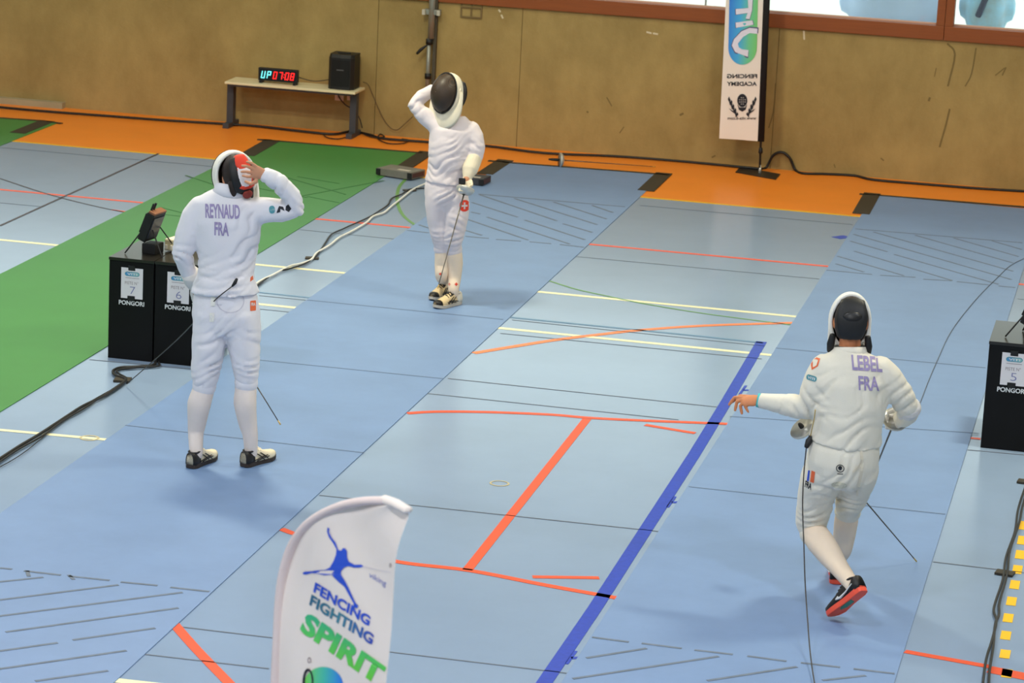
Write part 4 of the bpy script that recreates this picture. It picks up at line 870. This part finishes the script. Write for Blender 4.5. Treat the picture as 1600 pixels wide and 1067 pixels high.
M_GLOVE = mat('white_leather_glove', (226, 220, 214), 0.7, 0.3, 0.05, 10); M_GLOVEC = mat('cream_leather_glove', (230, 216, 190), 0.7, 0.3, 0.05, 10)
g1h = J(307, 458, .16)
glove(f1, J(298, 428, .07), J(304, 448, .13), g1h, M_GLOVE, HR*.3+UP, HF*.4-HR*.2, 1.0, (.058, .05))
epee(J(316, 466, .20), J(438, 663, -.02)+V((0, 0, 0)), 'epee held low behind the left fencer, its tip showing beside his right calf')
# body cord to the floor
bc = thing('body_cord', J(369, 440, -.13), 'thin body cord running from left fencer waist down to the taped floor cable', 'cord')
bm = bmesh.new(); loft(bm, [J(363, 447, -.145), J(367, 442, -.145), J(370, 436, -.14)], [.006, .011, .008], seg=8); obj('plug', bm, M_BLACK, bc, True)
tube('wire', [J(363, 447, -.145), J(340, 465, -.2).lerp(G(198, 600, .02), .05), J(363, 447, -.145).lerp(G(198, 600, .02), .5)+V((0, 0, -.015)), G(198, 600, .02)], .0032, mat('dark_wire', (52, 46, 40), 0.5), bc)

# ================================================= far fencer, facing the camera
f2, B2 = person((697, 474), 'fencer facing the camera in black mesh mask, one arm raised behind the head')
J = lambda x, y, d=0.0: PL(x, y, B2, d)
torso = ([J(708, 184, .03), J(709, 193, .02), J(709, 205), J(706, 225), J(702, 246, -.01), J(699, 265), J(697, 285)],
         [(.09, .08), (.125, .09), (.175, .112), (.172, .13), (.152, .128), (.140, .122), (.156, .136)], HR, 28, False)
larm = ([J(690, 203), J(678, 192, .02), J(662, 179, .05), J(648, 165, .08), J(660, 150, .11), J(676, 141, .14)], [.08, .07, .062, .054, .05, .045])
rarm = ([J(733, 203), J(741, 214, -.01), J(743, 230, -.03), J(741, 246, -.05), J(738, 258, -.09)], [.075, .072, .068, .062, .052])
f2f = [(J(700, 250, -.1), .14, DG(J(700, 240), J(704, 262)), .06, 0.0108), (J(720, 228, -.1), .09, DG(J(712, 220), J(724, 238)), .05, 0.0108), (J(648, 166, 0), .1, DG(J(660, 180), J(650, 155)), .05, 0.0108), (J(742, 240, -.1), .08, DG(J(742, 228), J(741, 250)), .05, 0.0108), (J(697, 275, -.1), .12, DG(J(697, 265), J(700, 285)), .05, 0.0090)]
jk2 = body_part('jacket', [torso, larm, rarm], 0.011, M_CLOTHP, f2, 5, f2f, 0.006, 9)
pelvis = ([J(697, 278), J(696, 290), J(696, 304), J(697, 314)], [(.14, .115), (.15, .125), (.152, .13), (.14, .12)], HR)
ll = ([J(682, 302), J(682, 318), J(684, 340), J(687, 362), J(689, 378), J(690, 388)], [(.08, .115), (.086, .11), (.08, .1), (.072, .085), (.062, .07), (.052, .06)], HR)
rl = ([J(711, 302), J(713, 318, -.01), J(712, 340, -.03), J(709, 362, -.03), J(707, 378, -.02), J(707, 389)], [(.092, .115), (.098, .115), (.094, .105), (.082, .09), (.07, .076), (.06, .066)], HR)
fb2 = [(J(690, 378, -.08), .08, DG(J(690, 366), J(690, 388)), .04, 0.0126), (J(708, 378, -.08), .09, DG(J(706, 366), J(708, 388)), .04, 0.0144), (J(712, 350, -.1), .1, DG(J(720, 340), J(708, 365)), .06, 0.0090), (J(697, 305, -.1), .09, DG(J(690, 295), J(702, 315)), .05, 0.0108)]
br2 = body_part('breeches', [pelvis, ll, rl], 0.011, M_CLOTHP, f2, 5, fb2, 0.005, 9)
trb = bvh(br2)
shape('red_badge', [pill(0, 0, 1, 1, (.45, .45)), [(.42, .2), (.58, .2), (.58, .42), (.8, .42), (.8, .58), (.58, .58), (.58, .8), (.42, .8), (.42, .58), (.2, .58), (.2, .42), (.42, .42)]], pxmap((718, 331), (734, 330), (718, 313), trb), M_REDP, br2, .15)
hb, tb_ = G(697, 461, .0075), G(669, 472, .0075); hf, tf_ = G(714, 475, .0075), G(672, 484, .0075)
db, df = (tb_-hb).normalized(), (tf_-hf).normalized(); hb -= db*.03; hf -= df*.03
shoe(f2, hb, hb+db*.27, UP, 0.27, W_SH2); shoe(f2, hf, hf+df*.28, UP, 0.28, W_SH2)
s2l = ([J(690, 383), J(691, 398), J(691, 414, .01), J(690, 432)]+ankle(hb, db), [.052, .054, .056, .045, .039, .036, .03])
s2r = ([J(707, 384), J(709, 398), J(710, 412, .01), J(710, 434)]+ankle(hf, df), [.060, .062, .062, .049, .040, .036, .03])
socks(f2, [s2l, s2r], M_SOCKC)
cuffs(f2, [(J(690, 384), J(690.5, 392), .055, .057), (J(707, 384), J(708, 394), .066, .066)], M_CLOTHP)
for o in [x for x in bpy.data.objects if x.name.startswith('sock') and x.parent == f2]:
    tr = bvh(o)
    for x, y, s in ((713, 444, 2.6), (702, 444, 1.8), (688, 428, 2)):
        shape('red_cross', [[(-1, -.35), (-.35, -.35), (-.35, -1), (.35, -1), (.35, -.35), (1, -.35), (1, .35), (.35, .35), (.35, 1), (-.35, 1), (-.35, .35), (-1, .35)]], pxmap((x, y), (x+s, y), (x, y-s), tr), M_REDP, o, None) if tr.ray_cast(EYE, ray(x, y).normalized())[0] is not None else None
c2 = J(706, 148, .04); F2 = (-HF*0.74-HR*0.58+UP*0.22).normalized(); F2, U2, R2 = frame_from(F2, UP*0.97+HR*0.12-HF*-.18)
def ex2(bm):
    head_lofts(bm, c2, F2, U2, R2, J(708, 190, .02))
    w = J(676, 141, .14); K = lambda x, y, d: J(x, y, d)
    hand(bm, w, None, K(690, 130, .18), K(693, 144, .18), [(K(698, 129, .18), K(706, 130, .17)), (K(700, 134, .18), K(708, 136, .17)), (K(700, 139, .18), K(708, 142, .17)), (K(699, 144, .18), K(706, 147, .17))], (K(682, 135, .17), K(688, 126, .18), K(695, 122, .175)), HF, .95)
    loft(bm, [J(736, 262, -.10), J(729, 280, -.16), J(727, 288, -.17)], [.03, .026, .026])
    feet(bm, (hb, db), (hf, df))
body_part('body', [slim(torso, .78), slim(larm, .8), slim(rarm, .8), slim(pelvis), slim(ll), slim(rl), slim(s2l+(None,), .68), slim(s2r+(None,), .68)], 0.0045, M_SKIN, f2, 3, extra=ex2)
hair(f2, c2, F2, U2, R2, -0.09)
mk2, pt2 = mask(f2, c2+F2*0.05, F2, U2, R2, .112, .138, .148, 76, 106, .115, 112, M_CREAM, M_CREAM, flare=0.035, full=7)
strap(mk2, c2, F2, U2, R2, .05, .10, -.06, M_BLACK, .113)
strap(mk2, c2, F2, U2, R2, .03, .04, -.03, mat('brown_pad', (150, 96, 74), 0.7), .12, 'strap_label')
gl2 = J(727, 288, -.18)
g2 = epee(J(727, 296, -.20), J(684, 450, -.62), 'epee held point down by the far fencer, bell guard at his hip')
glove(f2, J(740, 247, -.055), J(730, 278, -.15), gl2, M_GLOVEC, HR, -HF, .95, (.064, .058))
boxo('dark_grip_pad', J(722, 283, -.205), (.05, .02, .045), M_BLACK, f2, ax=(HR, HF, UP), bevel=.008)

# ================================================= right fencer, stepping away
f3, B3 = person((1302, 942), 'fencer with name LEBEL stepping away from the camera, one bare hand stretched to the left')
J = lambda x, y, d=0.0: PL(x, y, B3, d)
torso = ([J(1328, 547, .04), J(1327, 556, .03), J(1328, 570, .02), J(1331, 600), J(1329, 632, -.01), J(1325, 662, -.01), J(1321, 690)],
         [(.085, .075), (.13, .088), (.188, .11), (.196, .13), (.183, .128), (.174, .126), (.186, .142)], HR, 28, False)
larm = ([J(1293, 572, .02), J(1281, 592, .02), J(1271, 615, .03), J(1262, 636, .05), J(1240, 634, .08), J(1213, 630, .11), J(1189, 626, .13)], [.085, .08, .076, .068, .06, .05, .042])
rarm = ([J(1370, 578, .02), J(1390, 594, .01), J(1405, 614, .02), J(1416, 634, .05), J(1418, 647, .10), J(1410, 655, .16)], [.085, .076, .07, .062, .056, .05])
f3f = [(J(1262, 640, -.05), .10, DG(J(1280, 600), J(1250, 645)), .055, 0.0126), (J(1225, 632, 0), .1, DG(J(1200, 628), J(1250, 636)), .07, 0.0090), (J(1330, 660, -.1), .17, DG(J(1300, 640), J(1340, 690)), .09, 0.0126), (J(1300, 610, -.1), .1, DG(J(1290, 590), J(1310, 630)), .07, 0.0108), (J(1408, 630, -.05), .1, DG(J(1390, 600), J(1415, 640)), .055, 0.0126), (J(1350, 600, -.1), .12, DG(J(1335, 570), J(1370, 620)), .09, 0.0072)]
jk3 = body_part('jacket', [torso, larm, rarm], 0.011, M_CLOTHW, f3, 5, f3f, 0.006, 9)
bm = bmesh.new(); loft(bm, [J(1328, 556, .03), J(1328, 549, .035), J(1328, 542, .04)], [(.105, .085), (.09, .08), (.086, .077)], HR, 28, dome=False); obj('collar', bm, M_CLOTHW, f3, True)
bm = bmesh.new(); loft(bm, [J(1328, 543, .04), J(1328, 540, .041)], [(.08, .072), (.08, .072)], HR, 24, dome=False); obj('collar_lining', bm, M_BLACK, f3, True)
tr3 = bvh(jk3)
text('lettering', 'LEBEL', pxmap((1332, 578), (1379, 581.5), (1330, 554), tr3), M_LILAC, jk3, .03, .06)
text('lettering', 'FRA', pxmap((1342, 609.5), (1374, 611), (1341, 587), tr3), M_LILAC, jk3, .03, .1)
shape('sleeve_badge', [[(0, .9), (.5, 1), (1, .9), (.9, .3), (.3, 0), (.1, .4)], [(.2, .8), (.5, .85), (.8, .78), (.72, .35), (.35, .2), (.28, .45)]], pxmap((1264, 578), (1278, 578), (1268, 558), tr3), M_ORP, jk3, .2)
shape('sleeve_badge', [pill(0, 0, 1, 1, (.2, .45))], pxmap((1259, 592), (1275, 597), (1261, 584), tr3), M_TEALP, jk3, .2)
text('sleeve_print', 'VITI', pxmap((1261.5, 591), (1272.5, 594.5), (1262.5, 587), tr3, .005), M_WHITEP, jk3, .02, .3)
pelvis = ([J(1322, 684), J(1319, 702), J(1316, 722), J(1314, 740)], [(.168, .122), (.182, .138), (.186, .142), (.165, .13)], HR)
ll = ([J(1291, 728, .02), J(1282, 750, .05), J(1275, 775, .09), J(1270, 800, .12), J(1268, 820, .13), J(1270, 833, .11)], [(.105, .125), (.104, .118), (.096, .105), (.09, .094), (.08, .082), (.066, .07)], HR)
rl = ([J(1342, 728, .02), J(1338, 748, .08), J(1332, 770, .15), J(1326, 788, .2), J(1324, 800, .22)], [(.106, .125), (.098, .115), (.085, .1), (.074, .085), (.062, .07)], HR)
fb3 = [(J(1272, 820, .03), .09, DG(J(1272, 800), J(1275, 834)), .045, 0.0144), (J(1326, 785, .1), .09, DG(J(1330, 765), J(1326, 800)), .045, 0.0126), (J(1315, 745, -.1), .1, DG(J(1300, 735), J(1330, 760)), .06, 0.0126), (J(1290, 760, -.05), .1, DG(J(1290, 740), J(1280, 785)), .09, 0.0090)]
br3 = body_part('breeches', [pelvis, ll, rl], 0.011, M_CLOTHW, f3, 5, fb3, 0.006, 9)
trb = bvh(br3)
Q = lambda x, y: (1180+x*.3627, 680+y*.3627)
shape('flag_blue', RECT, pxmap(Q(222, 196), Q(230, 198), Q(228, 150), trb), M_BLUEP, br3, .3)
shape('flag_red', RECT, pxmap(Q(236, 200), Q(252, 206), Q(242, 152), trb), M_ORP, br3, .3)
text('lettering', 'FRA', pxmap(Q(213, 222), Q(240, 236), Q(217, 194), trb), M_BLKP, br3, .03, .3)
shape('round_badge', [circ(0, 0, 1, 1), circ(0, 0, .8, .8), circ(0, .1, .5, .55, 12), [(-.7, -1.5), (.7, -1.5), (.7, -1.3), (-.7, -1.3)]], pxmap(Q(366, 143), Q(384, 144), Q(366, 126), trb), M_BLKP, br3, .5)
shape('worn_stain', [circ(0, 0, 1, 1, 16)], pxmap(Q(362, 216), Q(396, 218), Q(362, 202), trb), mat('grey_stain', (206, 200, 178), .9), br3, .5)
for pl in ([(458, 60), (462, 120), (458, 165), (448, 210), (438, 262)], [(464, 118), (446, 140), (420, 160)]):
    for (a, b), (c_, d_) in zip(pl, pl[1:]):
        x0, y0 = Q(a, b); x1, y1 = Q(c_, d_); dx, dy = x1-x0, y1-y0; l = math.hypot(dx, dy); nx, ny = -dy/l*1.8, dx/l*1.8
        shape('brace_strap', RECT, pxmap((x0+nx, y0+ny), (x0-nx, y0-ny), (x1+nx, y1+ny), trb, .006), M_CREAM, f3, .4)
toe3 = G(1297, 966, .014)
T3 = (HR*-.50+HF*.50-UP*.70).normalized(); heel3 = toe3-T3*.285; up3 = UP*.55+HF*.65-HR*.35; up3 = (up3-T3*up3.dot(T3)).normalized()
shoe(f3, heel3, toe3, up3, .285, W_SH3)
hr3 = G(1306, 913, .0075); dr3 = (HF*.97+HR*.12).normalized(); shoe(f3, hr3, hr3+dr3*.28, UP, .28, W_SH3)
k3, a3 = J(1269, 829, .11), ankle(heel3, T3, up3)[1]
s3l = ([k3, k3.lerp(a3, .22), k3.lerp(a3, .45), k3.lerp(a3, .72), a3, ankle(heel3, T3, up3)[2]], [.066, .071, .064, .049, .038, .032])
s3r = ([J(1325, 795, .22), J(1322, 815, .24), J(1319, 838, .28), J(1316, 860, .30)]+ankle(hr3, dr3), [.060, .062, .058, .048, .04, .038, .032])
socks(f3, [s3l, s3r], M_SOCKC)
cuffs(f3, [(J(1270, 828, .115), J(1273, 837, .09), .071, .072), (J(1325, 796, .22), J(1324, 804, .225), .066, .066)], M_CLOTHW)
c3 = J(1329, 503, .08); F3 = (HF*0.97+HR*.05-UP*.16).normalized(); F3, U3, R3 = frame_from(F3, UP)
def ex3(bm):
    head_lofts(bm, c3, F3, U3, R3, J(1328, 552, .04))
    K = lambda zx, zy, d: J(1120+zx*.2623, 440+zy*.2623, d)
    hand(bm, K(250, 705, .13), None, K(150, 690, .16), K(165, 735, .12), [(K(105, 690, .19), K(72, 735, .19)), (K(120, 715, .165), K(108, 768, .16)), (K(140, 740, .14), K(150, 788, .135)), (K(170, 745, .12), K(188, 778, .115))], (K(200, 690, .17), K(140, 682, .21), K(82, 720, .215)), UP, 1.05)
    loft(bm, [J(1418, 647, .10), J(1408, 656, .17)], [.032, .03])
    feet(bm, (hr3, dr3)); loft(bm, [heel3+T3*.05+up3*.045, heel3+T3*.12+up3*.045, heel3+T3*.2+up3*.036], [.02, .02, .012], None, 12)
body_part('body', [slim(torso, .78), slim(larm, .8), slim(rarm, .8), slim(pelvis), slim(ll), slim(rl), slim(s3l+(None,), .68), slim(s3r+(None,), .68)], 0.0045, M_SKINO, f3, 3, extra=ex3)
bm = bmesh.new(); w0, w1 = J(1188, 626, .13), J(1183, 625, .133); loft(bm, [w0, w1], [(.037, .034), (.036, .033)], UP, 20, dome=False); obj('wristband', bm, mat('turquoise_band', (72, 190, 190), 0.6), f3, True)
hair(f3, c3, F3, U3, R3, -0.085)
mk3, pt3 = mask(f3, c3+F3*.05, F3, U3, R3, .104, .138, .146, 76, 112, .13, 98, M_BIB, M_BIB, m_pipe=M_BIB)
strap(mk3, c3, F3, U3, R3, .078, .115, -.075, M_BLACK, .116)
strap(mk3, c3, F3, U3, R3, .05, .05, .02, mat('black_gloss', (34, 32, 30), .35), .124, 'strap_ridge')
strap(mk3, c3+R3*.052, F3, U3, R3, .012, .002, -.006, M_WHITEP, .112, 'strap_mark')
for s in (-1, 1):
    bm = bmesh.new(); loft(bm, [c3+R3*s*.088-U3*.07-F3*.05, c3+R3*s*.095-U3*.115-F3*.04, c3+R3*s*.098-U3*.15-F3*.03], [.016, .02, .014], seg=10); obj('strap_end', bm, M_BLACK, mk3, True)
# weapons of the right fencer
eg = J(1399, 655, .22)
epee(eg, J(1350, 776, .86), 'epee in the gloved right hand of the right fencer, blade slanting past his hip')
glove(f3, J(1421, 636, .05), J(1413, 650, .13), J(1404, 656, .19), M_GLOVE, UP, -HR, 1.0, (.062, .056))
tip = G(1432, 877, .013); gb = J(1254, 668, .42)
epee(gb, tip, 'epee leaning on the right fencer, guard at his left hip, tip on the mat', grip=.03, r=.074)
bc3 = thing('body_cord', J(1263, 690, -.05), 'thin dark body cord hanging from right fencer waist to the bottom picture edge', 'cord')
bm = bmesh.new(); loft(bm, [J(1267, 682, -.03), J(1264, 689, -.04), J(1260, 698, -.05)], [.010, .018, .012], seg=10); obj('plug', bm, M_BLACK, bc3, True)
P3 = [J(1260, 698, -.05), J(1256, 740, -.08), J(1254, 790, -.14), J(1256, 850, -.25), J(1258, 910, -.42), J(1262, 970, -.66), J(1266, 1020, -.92)]
e3 = G(1274, 1075, .02); P3 += [e3, G(1290, 1150, .012), G(1330, 1240, .012)]
tube('wire', P3, .0032, mat('dark_wire', (0, 0, 0)), bc3)
tube('wire', [J(1266, 683, -.03), J(1269, 668, -.08), J(1272, 655, -.09), J(1274, 640, -.1)], .003, M_BRASS, bc3)

# epee lying on the orange floor by the wall
ep0 = G(875, 250, .067); ep1 = G(1024, 260.5, .010)
epee(ep0, ep1, 'epee lying on the orange floor at the foot of the wall')

# ------------------------------------------------------------------ banners
def cloth_grid(name, f, nu, nv, m, parent, th=0.0015):
    bm = bmesh.new(); g = [[bm.verts.new(f(i/nu, j/nv)) for i in range(nu+1)] for j in range(nv+1)]
    for j in range(nv):
        for i in range(nu): bm.faces.new([g[j][i], g[j][i+1], g[j+1][i+1], g[j+1][i]])
    o = obj(name, bm, m, parent, True)
    return o
M_FLAG = mat('white_banner_fabric', (240, 226, 216), 0.75, 0.2, 0.02, 3)
# wall banner, printed side turned to the wall, seen from behind (print shows through mirrored)
wb = G(1187, 272); ybn = wb.y
wban = thing('feather_banner', wb, 'tall white banner on black pole with mirrored print standing at the concrete wall', 'banner')
AYb = lambda x, y: AY(x, y, ybn)
bpl, bpr, bfl, bfr = G(1149, 270, .0), G(1212, 281.5, 0), G(1157, 263, 0), G(1223, 268, 0)
bm = bmesh.new(); prism(bm, [V((p.x, p.y, .002)) for p in (bpl, bpr, V((bpr.x, bpr.y+.3, 0)), V((bpl.x, bpl.y+.3, 0)))], (0, 0, .008)); obj('base_plate', bm, mat('black_gloss', (0, 0, 0)), wban)
bm = bmesh.new(); lathe(bm, wb+V((0, 0, .01)), UP, [(0, .014), (.05, .012), (.052, .009), (.075, .009)], 14); obj('spigot', bm, M_STEEL, wban, True)
lean = (AYb(1197, 0)-AYb(1188, 225)).normalized(); p0 = AYb(1187, 266)
bm = bmesh.new(); loft(bm, [p0, p0+lean*2.9], [.011, .008], seg=10); obj('pole', bm, M_BLACK, wban, True)
bm = bmesh.new(); loft(bm, [AYb(1188.3, 238), AYb(1188.6, 232)], [.022, .018], seg=10); obj('pole_knob', bm, M_BLACK, wban, True)
s0 = AYb(1189, 221); slen = 2.55
bm = bmesh.new(); loft(bm, [s0, s0+lean*1.3, s0+lean*slen], [(.031, .017)]*3, V((1, 0, 0)), 12, dome=False); obj('black_sleeve', bm, mat('black_fabric', (22, 20, 22), .8), wban, True)
cl0 = AYb(1124, 216)-s0; wdt = cl0.length
lean2 = (AYb(1134, 0)-AYb(1124, 216)).normalized(); hgt = (AYb(1134, 0)-AYb(1124, 216)).length
def wf(u, v):
    z = v*2.5
    R_ = s0+lean*z+V((-.028, 0, -.0)); L_ = s0+cl0+lean2*z*1.0
    p = R_.lerp(L_, u); return p+V((0, .012*math.sin(u*5+z*3)*u, 0))
wcl = cloth_grid('flag_cloth', wf, 12, 40, M_FLAG, wban)
trw = bvh(wcl)
pm_ = lambda o, ex, ey, e=.004: pxmap(o, ex, ey, trw, e)
Zb = lambda x, y: (1100+x*.2717, y*.2717)
shape('logo_field', [pill(0, 0, 1, 1, (.5, .105))], pm_(Zb(138, 372), Zb(302, 372), Zb(158, -560)), gradmat('blue_green_gradient', [(0, (40, 110, 220)), (.45, (70, 170, 225)), (.75, (110, 200, 150)), (1, (120, 200, 110))]), wcl, .06)
outl_m = mat('navy_outline', (90, 84, 130), .7)
LET = [[(252, 327), (180, 300), (160, 262), (172, 226), (215, 180), (262, 160), (308, 165), (306, 195), (262, 190), (225, 212), (195, 250), (200, 272), (218, 283), (256, 288)],
       [(182, 130), (278, 117), (284, 142), (184, 160)], [(182, 52), (255, 46), (252, 0), (280, -10), (276, 60), (262, 110), (240, 108), (250, 75), (184, 84)]]
for lp in LET:
    cx = sum(p[0] for p in lp)/len(lp); cyy = sum(p[1] for p in lp)/len(lp)
    nl = [(x, y) for x, y in lp]
    shape('letter_outline', [[(cx+(x-cx)*1.07, -(cyy+(y-cyy)*1.09)) for x, y in nl]], pm_(Zb(0, 0), Zb(1, 0), Zb(0, -1), .006), outl_m, wcl)
    shape('letter', [[(x, -y) for x, y in nl]], pm_(Zb(0, 0), Zb(1, 0), Zb(0, -1), .008), mat('white_letter', (226, 220, 236), .7), wcl)
text('lettering', 'FENCING', pm_(Zb(306, 450), Zb(132, 450), Zb(306, 426)), M_BLKP, wcl, .03, .15)
text('lettering', 'ACADEMY', pm_(Zb(304, 494), Zb(132, 494), Zb(304, 470)), M_BLKP, wcl, .03, .15)
text('lettering', 'www.vita-6.com', pm_(Zb(300, 688), Zb(136, 688), Zb(300, 670)), M_BLKP, wcl, .01, .15)
shape('emblem', [circ(220, -578, 29, 38, 20)]+[circ(220+dx, -578+dy, 4, 3, 6) for dx in (-16, -5, 6, 17) for dy in (-20, -8, 4, 16) if abs(dx)+abs(dy) < 32]+[[(192, -598), (200, -630), (220, -642), (240, -630), (248, -598), (236, -618), (204, -618)]], pm_(Zb(0, 0), Zb(1, 0), Zb(0, -1)), M_BLKP, wcl)
lv = []
for s in (-1, 1):
    for k in range(4):
        t = k/3; bx = 220+s*(76-34*t); by = -(570+70*t)
        lv.append([(bx, by+16), (bx+s*7, by), (bx-s*2, by-22), (bx-s*9, by-6)]); lv.append([(bx+s*2-s*16, by-4), (bx-s*20, by-18), (bx-s*4, by-36), (bx-s*2, by-20)])
    lv.append([(220+s*78, -622), (220+s*62, -640), (220+s*34, -658), (220+s*36, -650), (220+s*60, -634)])
for l_ in lv: shape('laurel_leaf', [l_], pm_(Zb(0, 0), Zb(1, 0), Zb(0, -1), .005), M_BLKP, wcl)

# near banner
nb_y = 9.0
nbase = AY(432, 900, nb_y); n0 = V((nbase.x, nbase.y, 0))
ndir = (HR*.72-HF*.69).normalized()          # the cloth runs right and towards the camera
nnor = UP.cross(ndir)
def NP(px, py):
    d = ray(px, py); t = (n0-EYE).dot(nnor)/d.dot(nnor); return EYE+d*t
nban = thing('feather_banner', n0, 'white feather banner with leaping blue figure in the foreground at the bottom', 'banner')
edgeL = [(425, 1130), (428, 1060), (431, 1000), (434, 940), (440, 895), (452, 855), (470, 826), (495, 805), (530, 789), (565, 782), (600, 780)]
edgeR = [(600, 1130), (605, 1060), (609, 1000), (612, 945), (616, 905), (621, 870), (627, 842), (632, 822), (636, 808), (638, 799), (637, 797)]
NL = crom([NP(*p) for p in edgeL], 4); NRr = crom([NP(*p) for p in edgeR], 4)
zb = .42
dn0 = NL[0]; NL = [V((dn0.x, dn0.y, zb+(dn0.z-zb)*k/6)) for k in range(6)]+NL
dr0 = NRr[0]; NRr = [V((dr0.x, dr0.y, zb+(dr0.z-zb)*k/6)) for k in range(6)]+NRr
nv_ = len(NL)-1; nu_ = 14
def nf(u, v):
    j = int(round(v*nv_)); p = NL[j].lerp(NRr[j], u); t = max(0, (v-.75)/.25)
    return p+nnor*(.006*math.sin(u*9+v*14)+.014*t*math.sin(u*6.3+1.0)*u*(1-u)*4)
ncl = cloth_grid('flag_cloth', nf, nu_, nv_, M_FLAG, nban)
bm = bmesh.new(); loft(bm, [p+(NRr[i]-p).normalized()*.012 for i, p in enumerate(NL)], [(.022, .014)]*len(NL), nnor, 12, dome=True); obj('pole_sleeve', bm, mat('pinkish_sleeve_fabric', (228, 208, 202), .8, .2), nban, True)
cp = NRr[-1]; q0 = NL[-1]
bm = bmesh.new(); loft(bm, [q0, q0.lerp(cp, .5)+UP*.004, cp], [(.02, .014), (.022, .014), (.02, .012)], nnor, 12); loft(bm, [NRr[-4], NRr[-1]], [(.010, .010), (.016, .012)], nnor, 10); obj('corner_pocket', bm, mat('pale_pocket_fabric', (238, 224, 214), .8, .2), nban, True)
bm = bmesh.new(); loft(bm, [n0+UP*.03, NL[0], NL[0]+UP*.2], [.013, .012, .012], seg=10); obj('pole', bm, M_BLACK, nban, True)
bm = bmesh.new(); lathe(bm, n0+UP*.006, UP, [(-.004, .2), (.006, .2), (.01, .19), (.012, .02), (.06, .018)], 28); obj('base_plate', bm, _M['black_gloss'], nban, True)
trn = bvh(ncl)
pn = lambda o, ex, ey, e=.004: pxmap(o, ex, ey, trn, e)
Zn = lambda x, y: (400+x*.2878, 760+y*.2878)
FIG = [(388, 222), (398, 228), (396, 250), (412, 280), (432, 305), (446, 345), (462, 348), (472, 334), (484, 336), (494, 352), (495, 385), (503, 408), (535, 425), (570, 424), (584, 434), (560, 440), (530, 440), (500, 432), (478, 440), (462, 458), (460, 478), (478, 505), (500, 545), (520, 590), (540, 632), (556, 648), (548, 662), (528, 655), (530, 635), (505, 590), (480, 545), (450, 520), (424, 495), (410, 478), (370, 482), (330, 472), (300, 470), (275, 478), (256, 478), (254, 466), (268, 462), (300, 460), (335, 455), (375, 452), (400, 440), (420, 405), (434, 370), (436, 340), (420, 310), (395, 275), (385, 245)]
shape('leaping_figure', [[(x, -y) for x, y in FIG]], pn(Zn(0, 0), Zn(1, 0), Zn(0, -1)), M_BLUEP, ncl)
shape('rule', [[(585, -434), (730, -466), (730, -468), (585, -437)]], pn(Zn(0, 0), Zn(1, 0), Zn(0, -1)), mat('pale_grey_print', (206, 198, 206), .7), ncl)
text('lettering', 'viking', pn(Zn(610, 500), Zn(702, 552), Zn(618, 462)), mat('soft_blue_print', (130, 136, 196), .7), ncl, .0, .2)
TEALG = gradmat('blue_teal_gradient', [(0, (40, 100, 130)), (.5, (60, 130, 150)), (1, (50, 70, 180))]); GRNG = gradmat('green_teal_gradient', [(0, (110, 210, 60)), (.45, (90, 205, 90)), (1, (50, 180, 130))], 2)
text('lettering', 'FENCING', pn(Zn(310, 572), Zn(612, 760), Zn(322, 518)), M_BLUEP, ncl, .035, .12)
text('lettering', 'FIGHTING', pn(Zn(288, 642), Zn(628, 862), Zn(302, 584)), TEALG, ncl, .035, .12)
text('lettering', 'SPIRIT', pn(Zn(232, 782), Zn(660, 1085), Zn(280, 678)), GRNG, ncl, .045, .12)
shape('round_logo', [circ(365, -1085, 108, 106, 32)], pn(Zn(0, 0), Zn(1, 0), Zn(0, -1)), gradmat('green_blue_gradient', [(0, (120, 215, 70)), (.5, (70, 190, 170)), (1, (40, 120, 230))]), ncl, 60)
shape('logo_outline', [circ(282, -1062, 30, 74, 24), circ(284, -1062, 18, 60, 24)], pn(Zn(0, 0), Zn(1, 0), Zn(0, -1), .006), M_BLKP, ncl)
shape('small_mark', [circ(289, -943, 10, 16, 12), circ(289, -943, 6, 11, 12)], pn(Zn(0, 0), Zn(1, 0), Zn(0, -1)), M_GREYP, ncl)
shape('small_mark', [circ(729, -428, 6, 12, 12), circ(729, -428, 3, 8, 12)], pn(Zn(0, 0), Zn(1, 0), Zn(0, -1)), M_GREYP, ncl)
